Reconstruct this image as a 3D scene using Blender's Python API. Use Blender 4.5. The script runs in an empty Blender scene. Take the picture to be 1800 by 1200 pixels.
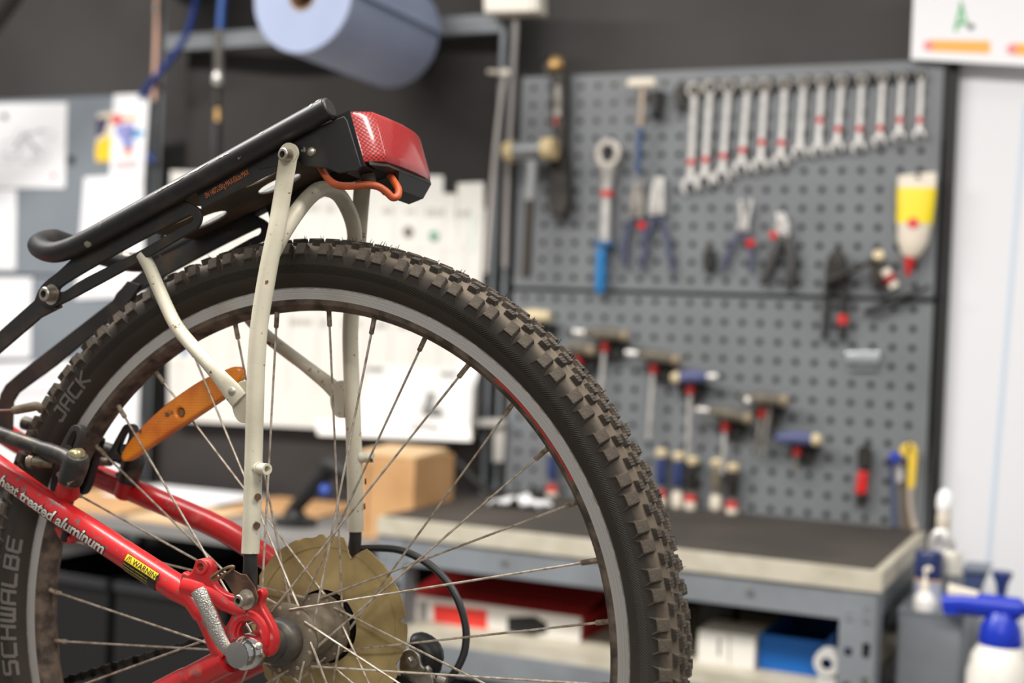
import bpy, bmesh, math, random
from mathutils import Vector, Matrix
random.seed(7)
PI = math.pi
scene = bpy.context.scene
COL = scene.collection

# ---------------------------------------------------------------- camera
F = 2350.0                      # focal length in pixels of the 1800 x 1200 frame
CAM_Z = 1.30
pitch, roll = -0.00676, 0.04348
cp, sp, cr, sr = math.cos(pitch), math.sin(pitch), math.cos(roll), math.sin(roll)
_Rp = Matrix(((1, 0, 0), (0, cp, sp), (0, -sp, cp)))
_A = Matrix(((1, 0, 0), (0, 0, -1), (0, 1, 0)))
_Rr = Matrix(((cr, -sr, 0), (sr, cr, 0), (0, 0, 1)))
RC = _Rr @ _A @ _Rp             # world -> lens axes (right, down, forward)
RW = RC.transposed()
cam_data = bpy.data.cameras.new('camera')
cam = bpy.data.objects.new('camera', cam_data)
COL.objects.link(cam)
M = Matrix.Identity(4)
for i in range(3):
    M[i][0] = RW[i][0]; M[i][1] = -RW[i][1]; M[i][2] = -RW[i][2]
M.translation = Vector((0, 0, CAM_Z))
cam.matrix_world = M
cam_data.sensor_width = 36.0
cam_data.lens = F / 1800 * 36
cam_data.clip_start = 0.05
cam_data.dof.use_dof = True
cam_data.dof.focus_distance = 1.055
cam_data.dof.aperture_fstop = 3.7
scene.camera = cam

# ---------------------------------------------------------------- world and light
world = bpy.data.worlds.new('world'); scene.world = world
world.use_nodes = True
world.node_tree.nodes['Background'].inputs[0].default_value = (1.0, 0.985, 0.965, 1)
world.node_tree.nodes['Background'].inputs[1].default_value = 0.34
vs = scene.view_settings
vs.view_transform = 'Standard'; vs.look = 'None'; vs.gamma = 1; vs.use_curve_mapping = False
vs.exposure = 0.06

LAMPS = [((-1.95, 1.9, 2.75), 1.5, 0.28, 76), ((-0.7, 1.2, 2.75), 1.5, 0.28, 46), ((0.75, 0.35, 2.75), 1.5, 0.28, 38),
         ((2.1, 1.0, 2.75), 1.5, 0.28, 12), ((-0.4, -1.3, 2.75), 1.5, 0.28, 40)]
for (loc, lx, ly, en) in LAMPS:
    ld = bpy.data.lights.new('tube_light', 'AREA'); ld.shape = 'RECTANGLE'
    ld.size = lx; ld.size_y = ly; ld.energy = en; ld.color = (1.0, 0.97, 0.93)
    lo = bpy.data.objects.new('tube_light', ld); COL.objects.link(lo)
    lo.location = (loc[0], loc[1], loc[2] - 0.012); lo.rotation_euler = (0, 0, -0.42)

# ---------------------------------------------------------------- frames of reference
def frame(x, y, z, o):
    m = Matrix.Identity(4)
    for i in range(3):
        m[i][0] = x[i]; m[i][1] = y[i]; m[i][2] = z[i]; m[i][3] = o[i]
    return m
# bicycle: x rearwards in the wheel plane, y up, z along the axle towards the near side; origin at the rear axle
_eu = Vector((0.92131406, -0.0109651, -0.3886646)); _ev = Vector((0.0, -0.99960227, 0.02820103))
_en = Vector((-0.38881924, -0.02598201, -0.92094763))
_C = Vector((-0.17008411, 0.23987122, 1.10274702))
BIKE = frame(RW @ _eu, RW @ _ev, RW @ _en, RW @ _C + Vector((0, 0, CAM_Z)))
# tool wall: x along the board, y up, z out of the board; origin at the first hole below the seam
_yaw = 0.4217
BOARD = frame(Vector((math.cos(_yaw), -math.sin(_yaw), 0)), Vector((0, 0, 1)),
              Vector((-math.sin(_yaw), -math.cos(_yaw), 0)), Vector((0.02423, 2.97293, CAM_Z + 0.07883)))
EYE = Vector((0, 0, CAM_Z))
def on_plane(fr, inv, x, y, n):
    """point at distance n in front of the frame's xy plane seen at pixel (x, y), in the frame's own coordinates"""
    d = RW @ Vector(((x - 900) / F, (y - 600) / F, 1.0))
    o = inv @ EYE; dd = inv.to_3x3() @ d
    return o + dd * ((n - o.z) / dd.z)
_BI, _WI = BIKE.inverted(), BOARD.inverted()
def Q(x, y, n=0.0): return on_plane(BIKE, _BI, x, y, n)
def B(x, y, n=0.0): return on_plane(BOARD, _WI, x, y, n)
def q2(pts, n): return [Q(x, y, n).to_2d() for x, y in pts]
def b2(pts, n): return [B(x, y, n).to_2d() for x, y in pts]

# ---------------------------------------------------------------- materials
def lin(c):
    return tuple(((v / 255) / 12.92 if v <= 10 else (((v / 255) + 0.055) / 1.055) ** 2.4) for v in c)
MATS = {}
def mat(name, col, rough=0.5, metal=0.0, var=None, bump=None, coat=0.0, trans=0.0, emit=None, spec=None, alpha=None, ior=None):
    """col in 0-255 sRGB; var = (second colour, noise scale, low, high); bump = (noise scale, strength)"""
    if name in MATS: return MATS[name]
    m = bpy.data.materials.new(name); m.use_nodes = True
    nt = m.node_tree; p = nt.nodes['Principled BSDF']
    p.inputs['Base Color'].default_value = (*lin(col), 1)
    p.inputs['Roughness'].default_value = rough; p.inputs['Metallic'].default_value = metal
    if coat: p.inputs['Coat Weight'].default_value = coat; p.inputs['Coat Roughness'].default_value = 0.12
    if trans: p.inputs['Transmission Weight'].default_value = trans
    if ior: p.inputs['IOR'].default_value = ior
    if spec is not None: p.inputs['Specular IOR Level'].default_value = spec
    if alpha is not None: p.inputs['Alpha'].default_value = alpha
    if emit: p.inputs['Emission Color'].default_value = (*lin(emit[0]), 1); p.inputs['Emission Strength'].default_value = emit[1]
    tc = None
    if var or bump:
        tc = nt.nodes.new('ShaderNodeTexCoord')
    if var:
        vl = var if isinstance(var, list) else [var]
        src = None
        for v in vl:
            n = nt.nodes.new('ShaderNodeTexNoise'); n.inputs['Scale'].default_value = v[1]; n.inputs['Detail'].default_value = 6
            nt.links.new(tc.outputs['Object'], n.inputs['Vector'])
            r = nt.nodes.new('ShaderNodeMapRange'); r.inputs['From Min'].default_value = v[2]; r.inputs['From Max'].default_value = v[3]
            nt.links.new(n.outputs['Fac'], r.inputs['Value'])
            mx = nt.nodes.new('ShaderNodeMix'); mx.data_type = 'RGBA'
            nt.links.new(r.outputs['Result'], mx.inputs['Factor'])
            if src is None: mx.inputs[6].default_value = (*lin(col), 1)
            else: nt.links.new(src, mx.inputs[6])
            mx.inputs[7].default_value = (*lin(v[0]), 1)
            src = mx.outputs[2]
        nt.links.new(src, p.inputs['Base Color'])
    if bump:
        n = nt.nodes.new('ShaderNodeTexNoise'); n.inputs['Scale'].default_value = bump[0]; n.inputs['Detail'].default_value = 4
        nt.links.new(tc.outputs['Object'], n.inputs['Vector'])
        b = nt.nodes.new('ShaderNodeBump'); b.inputs['Strength'].default_value = bump[1]; b.inputs['Distance'].default_value = 0.002
        nt.links.new(n.outputs['Fac'], b.inputs['Height']); nt.links.new(b.outputs['Normal'], p.inputs['Normal'])
    MATS[name] = m
    return m

# ---------------------------------------------------------------- mesh building
class MB:
    def __init__(s): s.v = []; s.f = []
    def add(s, vs, fs):
        o = len(s.v); s.v += [tuple(p) for p in vs]; s.f += [tuple(i + o for i in f) for f in fs]; return s
    def box(s, c, size, m=None):
        x, y, z = size[0] / 2, size[1] / 2, size[2] / 2
        vs = [Vector((a * x, b * y, d * z)) for a in (-1, 1) for b in (-1, 1) for d in (-1, 1)]
        if m is not None: vs = [m @ p for p in vs]
        c = Vector(c); vs = [p + c for p in vs]
        return s.add(vs, [(0, 1, 3, 2), (4, 6, 7, 5), (0, 4, 5, 1), (2, 3, 7, 6), (0, 2, 6, 4), (1, 5, 7, 3)])
    def hexa(s, a, b):
        """a, b: two quads (4 points each), bottom and top"""
        return s.add(list(a) + list(b), [(3, 2, 1, 0), (4, 5, 6, 7), (0, 1, 5, 4), (1, 2, 6, 5), (2, 3, 7, 6), (3, 0, 4, 7)])
    def prism(s, poly, z0, z1):
        n = len(poly)
        vs = [(p[0], p[1], z0) for p in poly] + [(p[0], p[1], z1) for p in poly]
        fs = [tuple(range(n))[::-1], tuple(range(n, 2 * n))] + [(i, (i + 1) % n, n + (i + 1) % n, n + i) for i in range(n)]
        return s.add(vs, fs)
    def tube(s, path, r, seg=12, closed=False, flat=None, up=None):
        """path of points; r a number or one per point; flat = (factor along up, factor across) per point or single"""
        P = [Vector(p) for p in path]; n = len(P)
        rs = r if isinstance(r, (list, tuple)) else [r] * n
        T = []
        for i in range(n):
            a = P[i - 1] if (i > 0 or closed) else P[i]; b = P[(i + 1) % n] if (i < n - 1 or closed) else P[i]
            T.append((b - a).normalized())
        U = Vector(up) if up is not None else (Vector((0, 0, 1)) if abs(T[0].z) < 0.9 else Vector((1, 0, 0)))
        vs = []
        for i in range(n):
            U = (U - T[i] * U.dot(T[i]))
            if U.length < 1e-6: U = T[i].orthogonal()
            U.normalize(); W = T[i].cross(U)
            fl = (1, 1) if flat is None else (flat[i] if isinstance(flat[0], (list, tuple)) else flat)
            for k in range(seg):
                a = 2 * PI * k / seg
                vs.append(P[i] + (U * (math.cos(a) * fl[0]) + W * (math.sin(a) * fl[1])) * rs[i])
        fs = []
        for i in range(n if closed else n - 1):
            j = (i + 1) % n
            for k in range(seg):
                l = (k + 1) % seg
                fs.append((i * seg + k, i * seg + l, j * seg + l, j * seg + k))
        if not closed:
            fs.append(tuple(range(seg))[::-1]); fs.append(tuple((n - 1) * seg + k for k in range(seg)))
        return s.add(vs, fs)
    def lathe(s, prof, seg=32, m=None, closed=False, a0=0.0, a1=2 * PI, caps=True):
        """prof of (r, z) turned about z; m places it"""
        full = abs(a1 - a0 - 2 * PI) < 1e-6; na = seg if full else seg + 1; n = len(prof)
        vs = []
        for i in range(na):
            a = a0 + (a1 - a0) * i / seg
            for r, z in prof: vs.append(Vector((r * math.cos(a), r * math.sin(a), z)))
        if m is not None: vs = [m @ p for p in vs]
        fs = []
        for i in range(seg):
            j = (i + 1) % na
            for k in range(n if closed else n - 1):
                l = (k + 1) % n
                fs.append((i * n + k, j * n + k, j * n + l, i * n + l))
        if not closed and caps and full:
            if prof[0][0] > 1e-6: fs.append(tuple(i * n for i in range(na))[::-1])
            if prof[-1][0] > 1e-6: fs.append(tuple(i * n + n - 1 for i in range(na)))
        return s.add(vs, fs)
    def mesh(s, me, m=None):
        vs = [v.co.copy() for v in me.vertices]
        if m is not None: vs = [m @ p for p in vs]
        return s.add(vs, [tuple(p.vertices) for p in me.polygons])

def axis(o, d, up=None):
    """matrix with z along d at o"""
    z = Vector(d).normalized(); u = Vector(up) if up else (Vector((0, 1, 0)) if abs(z.y) < 0.9 else Vector((1, 0, 0)))
    x = u.cross(z).normalized(); y = z.cross(x)
    return frame(x, y, z, Vector(o))
def smooth(pts, k=6, closed=False):
    """Catmull-Rom through the points"""
    P = [Vector(p) for p in pts]; n = len(P); out = []
    for i in range(n if closed else n - 1):
        if closed: a, b, c, d = P[i - 1], P[i], P[(i + 1) % n], P[(i + 2) % n]
        else: a, b, c, d = P[max(i - 1, 0)], P[i], P[i + 1], P[min(i + 2, n - 1)]
        for j in range(k):
            t = j / k
            out.append(0.5 * ((2 * b) + (c - a) * t + (2 * a - 5 * b + 4 * c - d) * t * t + (3 * b - a - 3 * c + d) * t ** 3))
    if not closed: out.append(P[-1])
    return out
def circle(c, r, n=20, a0=0): return [Vector((c[0] + r * math.cos(a0 + 2 * PI * i / n), c[1] + r * math.sin(a0 + 2 * PI * i / n))) for i in range(n)]
def from_curve(cu):
    ob = bpy.data.objects.new('tmp', cu); COL.objects.link(ob)
    dg = bpy.context.evaluated_depsgraph_get(); dg.update()
    me = bpy.data.meshes.new_from_object(ob.evaluated_get(dg))
    bpy.data.objects.remove(ob); bpy.data.curves.remove(cu)
    return me
def plate(outer, holes, z0, z1, bevel=0.0):
    cu = bpy.data.curves.new('tmp', 'CURVE'); cu.dimensions = '2D'; cu.fill_mode = 'BOTH'
    cu.extrude = max((z1 - z0) / 2 - bevel, 1e-5); cu.bevel_depth = bevel; cu.bevel_resolution = 2; cu.offset = -bevel
    for poly in [outer] + list(holes):
        s_ = cu.splines.new('POLY'); s_.points.add(len(poly) - 1); s_.use_cyclic_u = True
        for q, p in zip(s_.points, poly): q.co = (p[0], p[1], 0, 1)
    me = from_curve(cu)
    mb = MB().mesh(me, Matrix.Translation((0, 0, (z0 + z1) / 2)))
    bpy.data.meshes.remove(me)
    return mb
def text_mb(body, size, depth=0.0002, shear=0.0, spacing=1.0, bold=0.0, align='LEFT', cuts=0):
    cu = bpy.data.curves.new('tmp', 'FONT'); cu.body = body; cu.size = size; cu.extrude = depth; cu.shear = shear
    cu.space_character = spacing; cu.offset = bold; cu.align_x = align; cu.resolution_u = 4
    me = from_curve(cu)
    if cuts:                      # split tall strokes so that they can follow a round surface
        bm = bmesh.new(); bm.from_mesh(me)
        for k in range(-2, cuts):
            bmesh.ops.bisect_plane(bm, geom=bm.verts[:] + bm.edges[:] + bm.faces[:], plane_co=(0, size * k / cuts, 0), plane_no=(0, 1, 0))
        bm.to_mesh(me); bm.free()
    mb = MB().mesh(me); bpy.data.meshes.remove(me)
    return mb
STROKES = {'S': [[(.7, 1), (.08, 1), (0, .9), (0, .58), (.08, .5), (.62, .5), (.7, .42), (.7, .1), (.62, 0), (0, 0)]], 'C': [[(.7, 1), (.1, 1), (0, .88), (0, .12), (.1, 0), (.7, 0)]],
           'H': [[(0, 0), (0, 1)], [(.7, 0), (.7, 1)], [(0, .5), (.7, .5)]], 'W': [[(0, 1), (0, .1), (.08, 0), (.7, 0), (.7, 1)], [(.35, 0), (.35, 1)]],
           'A': [[(0, 0), (0, .9), (.1, 1), (.7, 1), (.7, 0)], [(0, .42), (.7, .42)]], 'L': [[(0, 1), (0, .1), (.08, 0), (.7, 0)]],
           'B': [[(0, 0), (0, 1), (.6, 1), (.66, .92), (.66, .58), (.6, .5)], [(0, .5), (.6, .5), (.7, .4), (.7, .1), (.6, 0), (0, 0)]],
           'E': [[(.7, 1), (.08, 1), (0, .9), (0, .1), (.08, 0), (.7, 0)], [(0, .5), (.62, .5)]], 'J': [[(.35, 1), (.7, 1), (.7, .12), (.6, 0), (.1, 0), (0, .12)]],
           'K': [[(0, 0), (0, 1)], [(.7, 1), (.06, .5), (.7, 0)]]}
def stroke_text(word, h, thick, gap=.32, shear=.0):
    """squared lettering drawn with a flat pen"""
    mb = MB(); x = 0.0
    for ch in word:
        for pl in STROKES[ch]:
            pts = [Vector(((x + a) * h, b * h)) for a, b in pl]
            for a, b in zip(pts, pts[1:]):
                d = (b - a).normalized(); w = Vector((-d.y, d.x)) * thick / 2; e = d * thick * .45
                n = max(1, int((b - a).length / (h * .25)))
                for i in range(n):
                    p = (a - e).lerp(b + e, i / n); q = (a - e).lerp(b + e, (i + 1) / n)
                    mb.add([(v.x + shear * v.y, v.y, 0) for v in (p + w, p - w, q - w, q + w)], [(0, 1, 2, 3)])
        x += .7 + gap
    return mb
OFF = {}
def link(name, mb, m, parent=None, ang=35, sharp=True):
    off = Vector((0, 0, 0))
    if parent is not None: off = OFF.get(parent.name, off)
    me = bpy.data.meshes.new(name)
    me.from_pydata([(p[0] - off.x, p[1] - off.y, p[2] - off.z) for p in mb.v], [], mb.f)
    me.validate(); me.update()
    me.materials.append(m)
    me.shade_smooth()
    if sharp: me.set_sharp_from_angle(angle=math.radians(ang))
    ob = bpy.data.objects.new(name, me); COL.objects.link(ob)
    if parent is not None:
        ob.parent = parent; OFF[ob.name] = off
    return ob
def part(name, mb, m, parent, label=None, kind=None, ang=35):
    ob = link(name, mb, m, parent, ang)
    if label: ob['label'] = label
    if kind: ob['kind'] = kind
    return ob
def tag(ob, label, cat=None, group=None, kind=None):
    ob['label'] = label
    if cat: ob['category'] = cat
    if group: ob['group'] = group
    if kind: ob['kind'] = kind
    return ob
def thing(name, label, cat, fr, anchor=(0, 0, 0), group=None):
    o = bpy.data.objects.new(name, None); COL.objects.link(o); o.empty_display_size = 0.05
    o.matrix_world = fr @ Matrix.Translation(Vector(anchor))
    OFF[o.name] = Vector(anchor)
    return tag(o, label, cat, group)
def single(name, mb, m, label, cat, fr, anchor=None, group=None, ang=35):
    a = Vector(anchor) if anchor is not None else Vector((sum(p[0] for p in mb.v) / len(mb.v), min(p[1] for p in mb.v), sum(p[2] for p in mb.v) / len(mb.v)))
    mb.v = [(p[0] - a.x, p[1] - a.y, p[2] - a.z) for p in mb.v]
    ob = link(name, mb, m, None, ang)
    ob.matrix_world = fr @ Matrix.Translation(a)
    return tag(ob, label, cat, group)
def copy_part(o, parent):
    c = o.copy(); COL.objects.link(c); c.parent = parent
    return c
# ================================================================= the room
FLOOR_Y = -(CAM_Z + 0.07883)
BENCH_Y = -0.4327
m_floor = mat('concrete', (118, 114, 108), .8, var=((96, 92, 88), 3, .35, .65), bump=(40, .1))
fl = link('floor', MB().box((0, 1.0, -.02), (9, 9, .04)), m_floor)
tag(fl, 'grey concrete workshop floor', kind='structure')
m_curtain = mat('dark_curtain', (86, 83, 82), .85, var=((66, 64, 63), 1.4, .35, .7), bump=(500, .15))
def curtain(x0, x1, y0, y1, z, amp, k, nx=90, ny=26, slant=0.0):
    vs = []; fs = []
    for j in range(ny + 1):
        for i in range(nx + 1):
            x = x0 + (x1 - x0) * i / nx; y = y0 + (y1 - y0) * j / ny; xs = x + slant * y
            d = amp * (math.sin(xs * k) + .6 * math.sin(xs * k * 1.73 + 1.3) + .35 * math.sin(xs * k * .41 + y * 2.1))
            vs.append((x, y, z + d))
    for j in range(ny):
        for i in range(nx):
            a = j * (nx + 1) + i; fs.append((a, a + 1, a + nx + 2, a + nx + 1))
    return MB().add(vs, fs)
cu_ = link('wall_back', curtain(-3.2, 2.4, FLOOR_Y, 1.25, -.22, .042, 5.2, 140, 40, .55), m_curtain)
cu_.matrix_world = BOARD; tag(cu_, 'dark grey cloth wall hanging in soft folds', kind='structure')
m_white = mat('white_wall', (228, 228, 231), .55)
wr = MB().prism(b2([(1683, 90), (1626, 930), (1600, 1300), (2900, 1300), (2900, -200), (1700, -200)], -.03), -.06, -.03)
wr = link('wall_right', wr, m_white); wr.matrix_world = BOARD; tag(wr, 'bright white wall panel beside the tool board', kind='structure')
sm_ = MB().prism(b2([(1800, 180), (1806, 180), (1741, 985), (1734, 985)], -.03), -.03, -.0285)
sm_ = link('trim_1', sm_, mat('pale_blue_seam', (196, 212, 228), .5), None); sm_.matrix_world = BOARD; tag(sm_, 'pale blue upright joint of the white wall panel', kind='structure')

# ---- slotted steel frame holding the boards
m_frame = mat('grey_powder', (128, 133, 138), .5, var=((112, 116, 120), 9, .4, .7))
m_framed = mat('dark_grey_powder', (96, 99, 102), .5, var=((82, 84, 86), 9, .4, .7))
def upright(sx, w, y0, y1, z, pitch=.05, flange=.035):
    o = [Vector((sx - w / 2, y0)), Vector((sx + w / 2, y0)), Vector((sx + w / 2, y1)), Vector((sx - w / 2, y1))]
    hs = []; y = y0 + .04
    while y < y1 - .03:
        hs.append([Vector((sx - .0065, y)), Vector((sx + .0065, y)), Vector((sx + .0065, y + .028)), Vector((sx - .0065, y + .028))]); y += pitch
    mb = plate(o, hs, z - .002, z)
    mb.box((sx - w / 2 + .001, (y0 + y1) / 2, z - flange / 2), (.002, y1 - y0, flange))
    return mb
fr1 = thing('steel_frame', 'grey slotted steel frame with two uprights and a cross beam', 'frame', BOARD, (-1.0, FLOOR_Y, 0))
xl = -1.040; xr = -.066
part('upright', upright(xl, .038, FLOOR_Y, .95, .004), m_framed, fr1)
part('upright', upright(xr, .040, FLOOR_Y, .95, .004), m_frame, fr1)
bm0 = B(290, 72, .006); bm1 = B(880, 42, .006)
part('cross_beam', MB().box(((xl + xr) / 2, (bm0.y + bm1.y) / 2, -.008), (xr - xl - .02, .040, .024)), m_frame, fr1)
m_dark = mat('black_cloth', (50, 47, 46), .85, var=((62, 58, 56), 2.0, .4, .7))
bp_ = single('backing_cloth', curtain(xl + .03, xr - .03, FLOOR_Y + .55, .80, -.095, .022, 6, 50, 20, .7), m_dark, 'black cloth hung inside the steel frame behind the planner', 'cloth', BOARD)
# dark corner post at the right end, its shadow put into the colour
part_r = thing('corner_post', 'dark steel post between tool board and white wall, shadow in its colour', 'post', BOARD, (.892, FLOOR_Y, -.03))
part('post', MB().box((.889, (FLOOR_Y + .50) / 2, -.025), (.020, .50 - FLOOR_Y, .030)), mat('shaded_post', (20, 20, 21), .6), part_r)
part('foot_plate', MB().box((.889, FLOOR_Y + .004, -.025), (.06, .008, .06)), mat('shaded_post', (20, 20, 21), .6), part_r)

# ---- perforated tool boards
m_peg = mat('pegboard_grey', (120, 124, 127), .42, var=((110, 113, 115), 5, .35, .7))
def pegpanel(y_first, y0, y1, name, label):
    x0, x1 = -.0300, .8720
    t = thing(name, label, 'pegboard', BOARD, ((x0 + x1) / 2, y0, 0), 'perforated tool boards')
    holes = [circle((c * .038, y_first - r * .038),   .0066, 12) for c in range(23) for r in range(12)]
    part('front_sheet', plate([Vector((x0, y0)), Vector((x1, y0)), Vector((x1, y1)), Vector((x0, y1))], holes, -.0015, 0), m_peg, t)
    e = MB()
    e.box(((x0 + x1) / 2, y1 - .0008, -.0105), (x1 - x0, .0016, .018)); e.box(((x0 + x1) / 2, y0 + .0008, -.0105), (x1 - x0, .0016, .018))
    e.box((x0 + .0008, (y0 + y1) / 2, -.0105), (.0016, y1 - y0 - .0034, .018)); e.box((x1 - .0008, (y0 + y1) / 2, -.0105), (.0016, y1 - y0 - .0034, .018))
    part('folded_edge', e, m_peg, t)
    return t
pegpanel(.04691 + 11 * .038, .0235, .4905, 'tool_board', 'upper grey perforated board hung with spanners and pliers')
pegpanel(0, -.4310, .0145, 'tool_board', 'lower grey perforated board hung with hex keys and screwdrivers')
# plain board of the left bay
m_plain = mat('plain_board', (132, 139, 147), .5, var=((124, 131, 139), 4, .4, .7))
lb = thing('notice_board', 'plain grey metal notice board covered with papers', 'board', BOARD, (-1.6, -.44, 0))
part('upper_sheet', MB().box((-1.535, .2545, -.008), (.90, .467, .016)), m_plain, lb)
part('lower_sheet', MB().box((-1.535, -.213, -.008), (.90, .455, .016)), m_plain, lb)

# ---- work bench under the tool board
bench = thing('workbench', 'grey steel workbench with pale edged black top and slotted legs', 'workbench', BOARD, (.42, FLOOR_Y, .27))
BX0, BX1, BZ0, BZ1 = -.040, .878, .0015, .547
part('worktop', MB().box(((BX0 + BX1) / 2, BENCH_Y - .0165, (BZ0 + BZ1) / 2), (BX1 - BX0, .033, BZ1 - BZ0)), mat('birch_edge', (192, 185, 168), .6, var=((174, 166, 146), 20, .4, .7)), bench, 'pale plywood worktop')
part('rubber_mat', MB().box(((BX0 + BX1) / 2 - .004, BENCH_Y + .001, (BZ0 + BZ1) / 2 - .006), (BX1 - BX0 - .022, .003, BZ1 - BZ0 - .014)), mat('black_mat', (58, 53, 48), .7, var=((72, 65, 58), 6, .4, .7), bump=(400, .2)), bench, 'black rubber mat on the bench')
SH_Y = B(1050, 1148, .53).y
part('front_beam', MB().box(((BX0 + BX1) / 2, BENCH_Y - .033 - .025, BZ1 - .020), (BX1 - BX0 - .02, .050, .030)), m_frame, bench)
part('rear_beam', MB().box(((BX0 + BX1) / 2, BENCH_Y - .033 - .025, .02), (BX1 - BX0 - .02, .050, .030)), m_frame, bench)
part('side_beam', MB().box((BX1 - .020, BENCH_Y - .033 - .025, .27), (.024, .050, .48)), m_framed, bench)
part('lower_shelf', MB().box(((BX0 + BX1) / 2, SH_Y - .012, .27), (BX1 - BX0 - .06, .024, .53)), mat('birch_edge', (0, 0, 0)), bench)
part('shelf_beam', MB().box(((BX0 + BX1) / 2, SH_Y - .024 - .025, BZ1 - .020), (BX1 - BX0 - .02, .050, .030)), m_frame, bench)
for (lx, lz, fl_) in ((BX1 - .034, BZ1 - .004, 1), (BX0 + .030, BZ1 - .004, 1), (BX1 - .034, .035, 1), (BX0 + .030, .035, 1)):
    w = .060
    o = [Vector((lx - w / 2, FLOOR_Y)), Vector((lx + w / 2, FLOOR_Y)), Vector((lx + w / 2, BENCH_Y - .033)), Vector((lx - w / 2, BENCH_Y - .033))]
    hs = []; y = BENCH_Y - .085
    while y > FLOOR_Y + .05:
        for dx, l in ((.014, .024), (-.014, .013)):
            hs.append([Vector((lx + dx - .006, y)), Vector((lx + dx + .006, y)), Vector((lx + dx + .006, y + l)), Vector((lx + dx - .006, y + l))])
        y -= .055
    mb = plate(o, hs, lz - .003, lz)
    mb.box((lx + w / 2 - .0015, (FLOOR_Y + BENCH_Y - .033) / 2, lz - .025), (.003, BENCH_Y - .033 - FLOOR_Y, .05))
    lg = part('leg', mb, m_frame, bench)
for bx_ in (B(1318, 1030, .54).x, .22):
    part('front_bolt', MB().lathe([(0, 0), (.007, 0), (.006, .005), (0, .005)], 6, axis((bx_, BENCH_Y - .055, BZ1 - .005), (0, 0, 1))), mat('bolt_zinc', (186, 188, 190), .35, .9), bench)
back_p = single('bench_back_panel', MB().box((.42, (FLOOR_Y + BENCH_Y) / 2 - .02, -.035), (.90, BENCH_Y - FLOOR_Y - .06, .010)), mat('black_panel', (22, 21, 22), .8), 'black panel closing the back of the workbench', 'panel', BOARD)
# ---- lower table of the middle bay
TAB_Y = -.500
tab = thing('side_table', 'grey steel side table left of the workbench with papers on it', 'table', BOARD, (-.55, FLOOR_Y, .25))
part('table_top', MB().box((-.553, TAB_Y - .0125, .272), (.925, .025, .52)), mat('grey_top', (128, 126, 124), .6), tab)
for lx in (-1.02, -.11):
    for lz in (.51, .035):
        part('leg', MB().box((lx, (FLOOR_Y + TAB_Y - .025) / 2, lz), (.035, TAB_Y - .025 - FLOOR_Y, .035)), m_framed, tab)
mid_b = single('table_back_panel', MB().box((-.555, (-.325 + TAB_Y) / 2 - .3, -.045), (.93, .175 + .6, .008)), mat('brown_black', (48, 44, 42), .7, var=((58, 53, 50), 3, .4, .7)), 'dark brown panel below the white planner', 'panel', BOARD)
# ================================================================= bicycle
bike = thing('bicycle', 'red bicycle with knobbly rear tyre, white and black luggage rack and amber spoke reflector', 'bicycle', BIKE)

# ---- materials of the bicycle
def tyre_material():
    m = bpy.data.materials.new('tyre_rubber'); m.use_nodes = True; nt = m.node_tree; N = nt.nodes; L = nt.links
    p = N['Principled BSDF']; p.inputs['Roughness'].default_value = 0.72; p.inputs['Specular IOR Level'].default_value = 0.3
    tc = N.new('ShaderNodeTexCoord'); sx = N.new('ShaderNodeSeparateXYZ'); L.new(tc.outputs['Object'], sx.inputs[0])
    def mth(op, a, b=None, c=None):
        n = N.new('ShaderNodeMath'); n.operation = op
        for i, v in enumerate((a, b, c)):
            if v is None: continue
            if isinstance(v, (int, float)): n.inputs[i].default_value = v
            else: L.new(v, n.inputs[i])
        return n.outputs[0]
    r = mth('SQRT', mth('ADD', mth('MULTIPLY', sx.outputs[0], sx.outputs[0]), mth('MULTIPLY', sx.outputs[1], sx.outputs[1])))
    ang = mth('ARCTAN2', sx.outputs[1], sx.outputs[0])
    ns = N.new('ShaderNodeTexNoise'); ns.inputs['Scale'].default_value = 60; ns.inputs['Detail'].default_value = 7
    L.new(tc.outputs['Object'], ns.inputs['Vector'])
    rr = mth('ADD', r, mth('MULTIPLY', mth('SUBTRACT', ns.outputs['Fac'], 0.5), 0.008))
    mr = N.new('ShaderNodeMapRange'); mr.inputs['From Min'].default_value = 0.3105; mr.inputs['From Max'].default_value = 0.3172
    L.new(rr, mr.inputs['Value'])
    n2 = N.new('ShaderNodeTexNoise'); n2.inputs['Scale'].default_value = 14; n2.inputs['Detail'].default_value = 8
    L.new(tc.outputs['Object'], n2.inputs['Vector'])
    side = N.new('ShaderNodeMix'); side.data_type = 'RGBA'; L.new(n2.outputs['Fac'], side.inputs['Factor'])
    side.inputs[6].default_value = (*lin((40, 37, 34)), 1); side.inputs[7].default_value = (*lin((66, 59, 50)), 1)
    mx = N.new('ShaderNodeMix'); mx.data_type = 'RGBA'; L.new(mr.outputs['Result'], mx.inputs['Factor'])
    L.new(side.outputs[2], mx.inputs[6]); mx.inputs[7].default_value = (*lin((100, 89, 76)), 1)
    L.new(mx.outputs[2], p.inputs['Base Color'])
    # diagonal ribs moulded into a band of the sidewall
    ph = mth('ADD', mth('MULTIPLY', ang, 900.0), mth('MULTIPLY', r, 2600.0))
    rib = mth('SINE', ph)
    lo = mth('GREATER_THAN', r, 0.2950); hi = mth('LESS_THAN', r, 0.3020)
    h = mth('MULTIPLY', mth('MULTIPLY', rib, lo), hi)
    hh = mth('ADD', h, mth('MULTIPLY', ns.outputs['Fac'], 0.7))
    b = N.new('ShaderNodeBump'); b.inputs['Strength'].default_value = 0.8; b.inputs['Distance'].default_value = 0.0008
    L.new(hh, b.inputs['Height']); L.new(b.outputs['Normal'], p.inputs['Normal'])
    return m
m_tyre = tyre_material()
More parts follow.
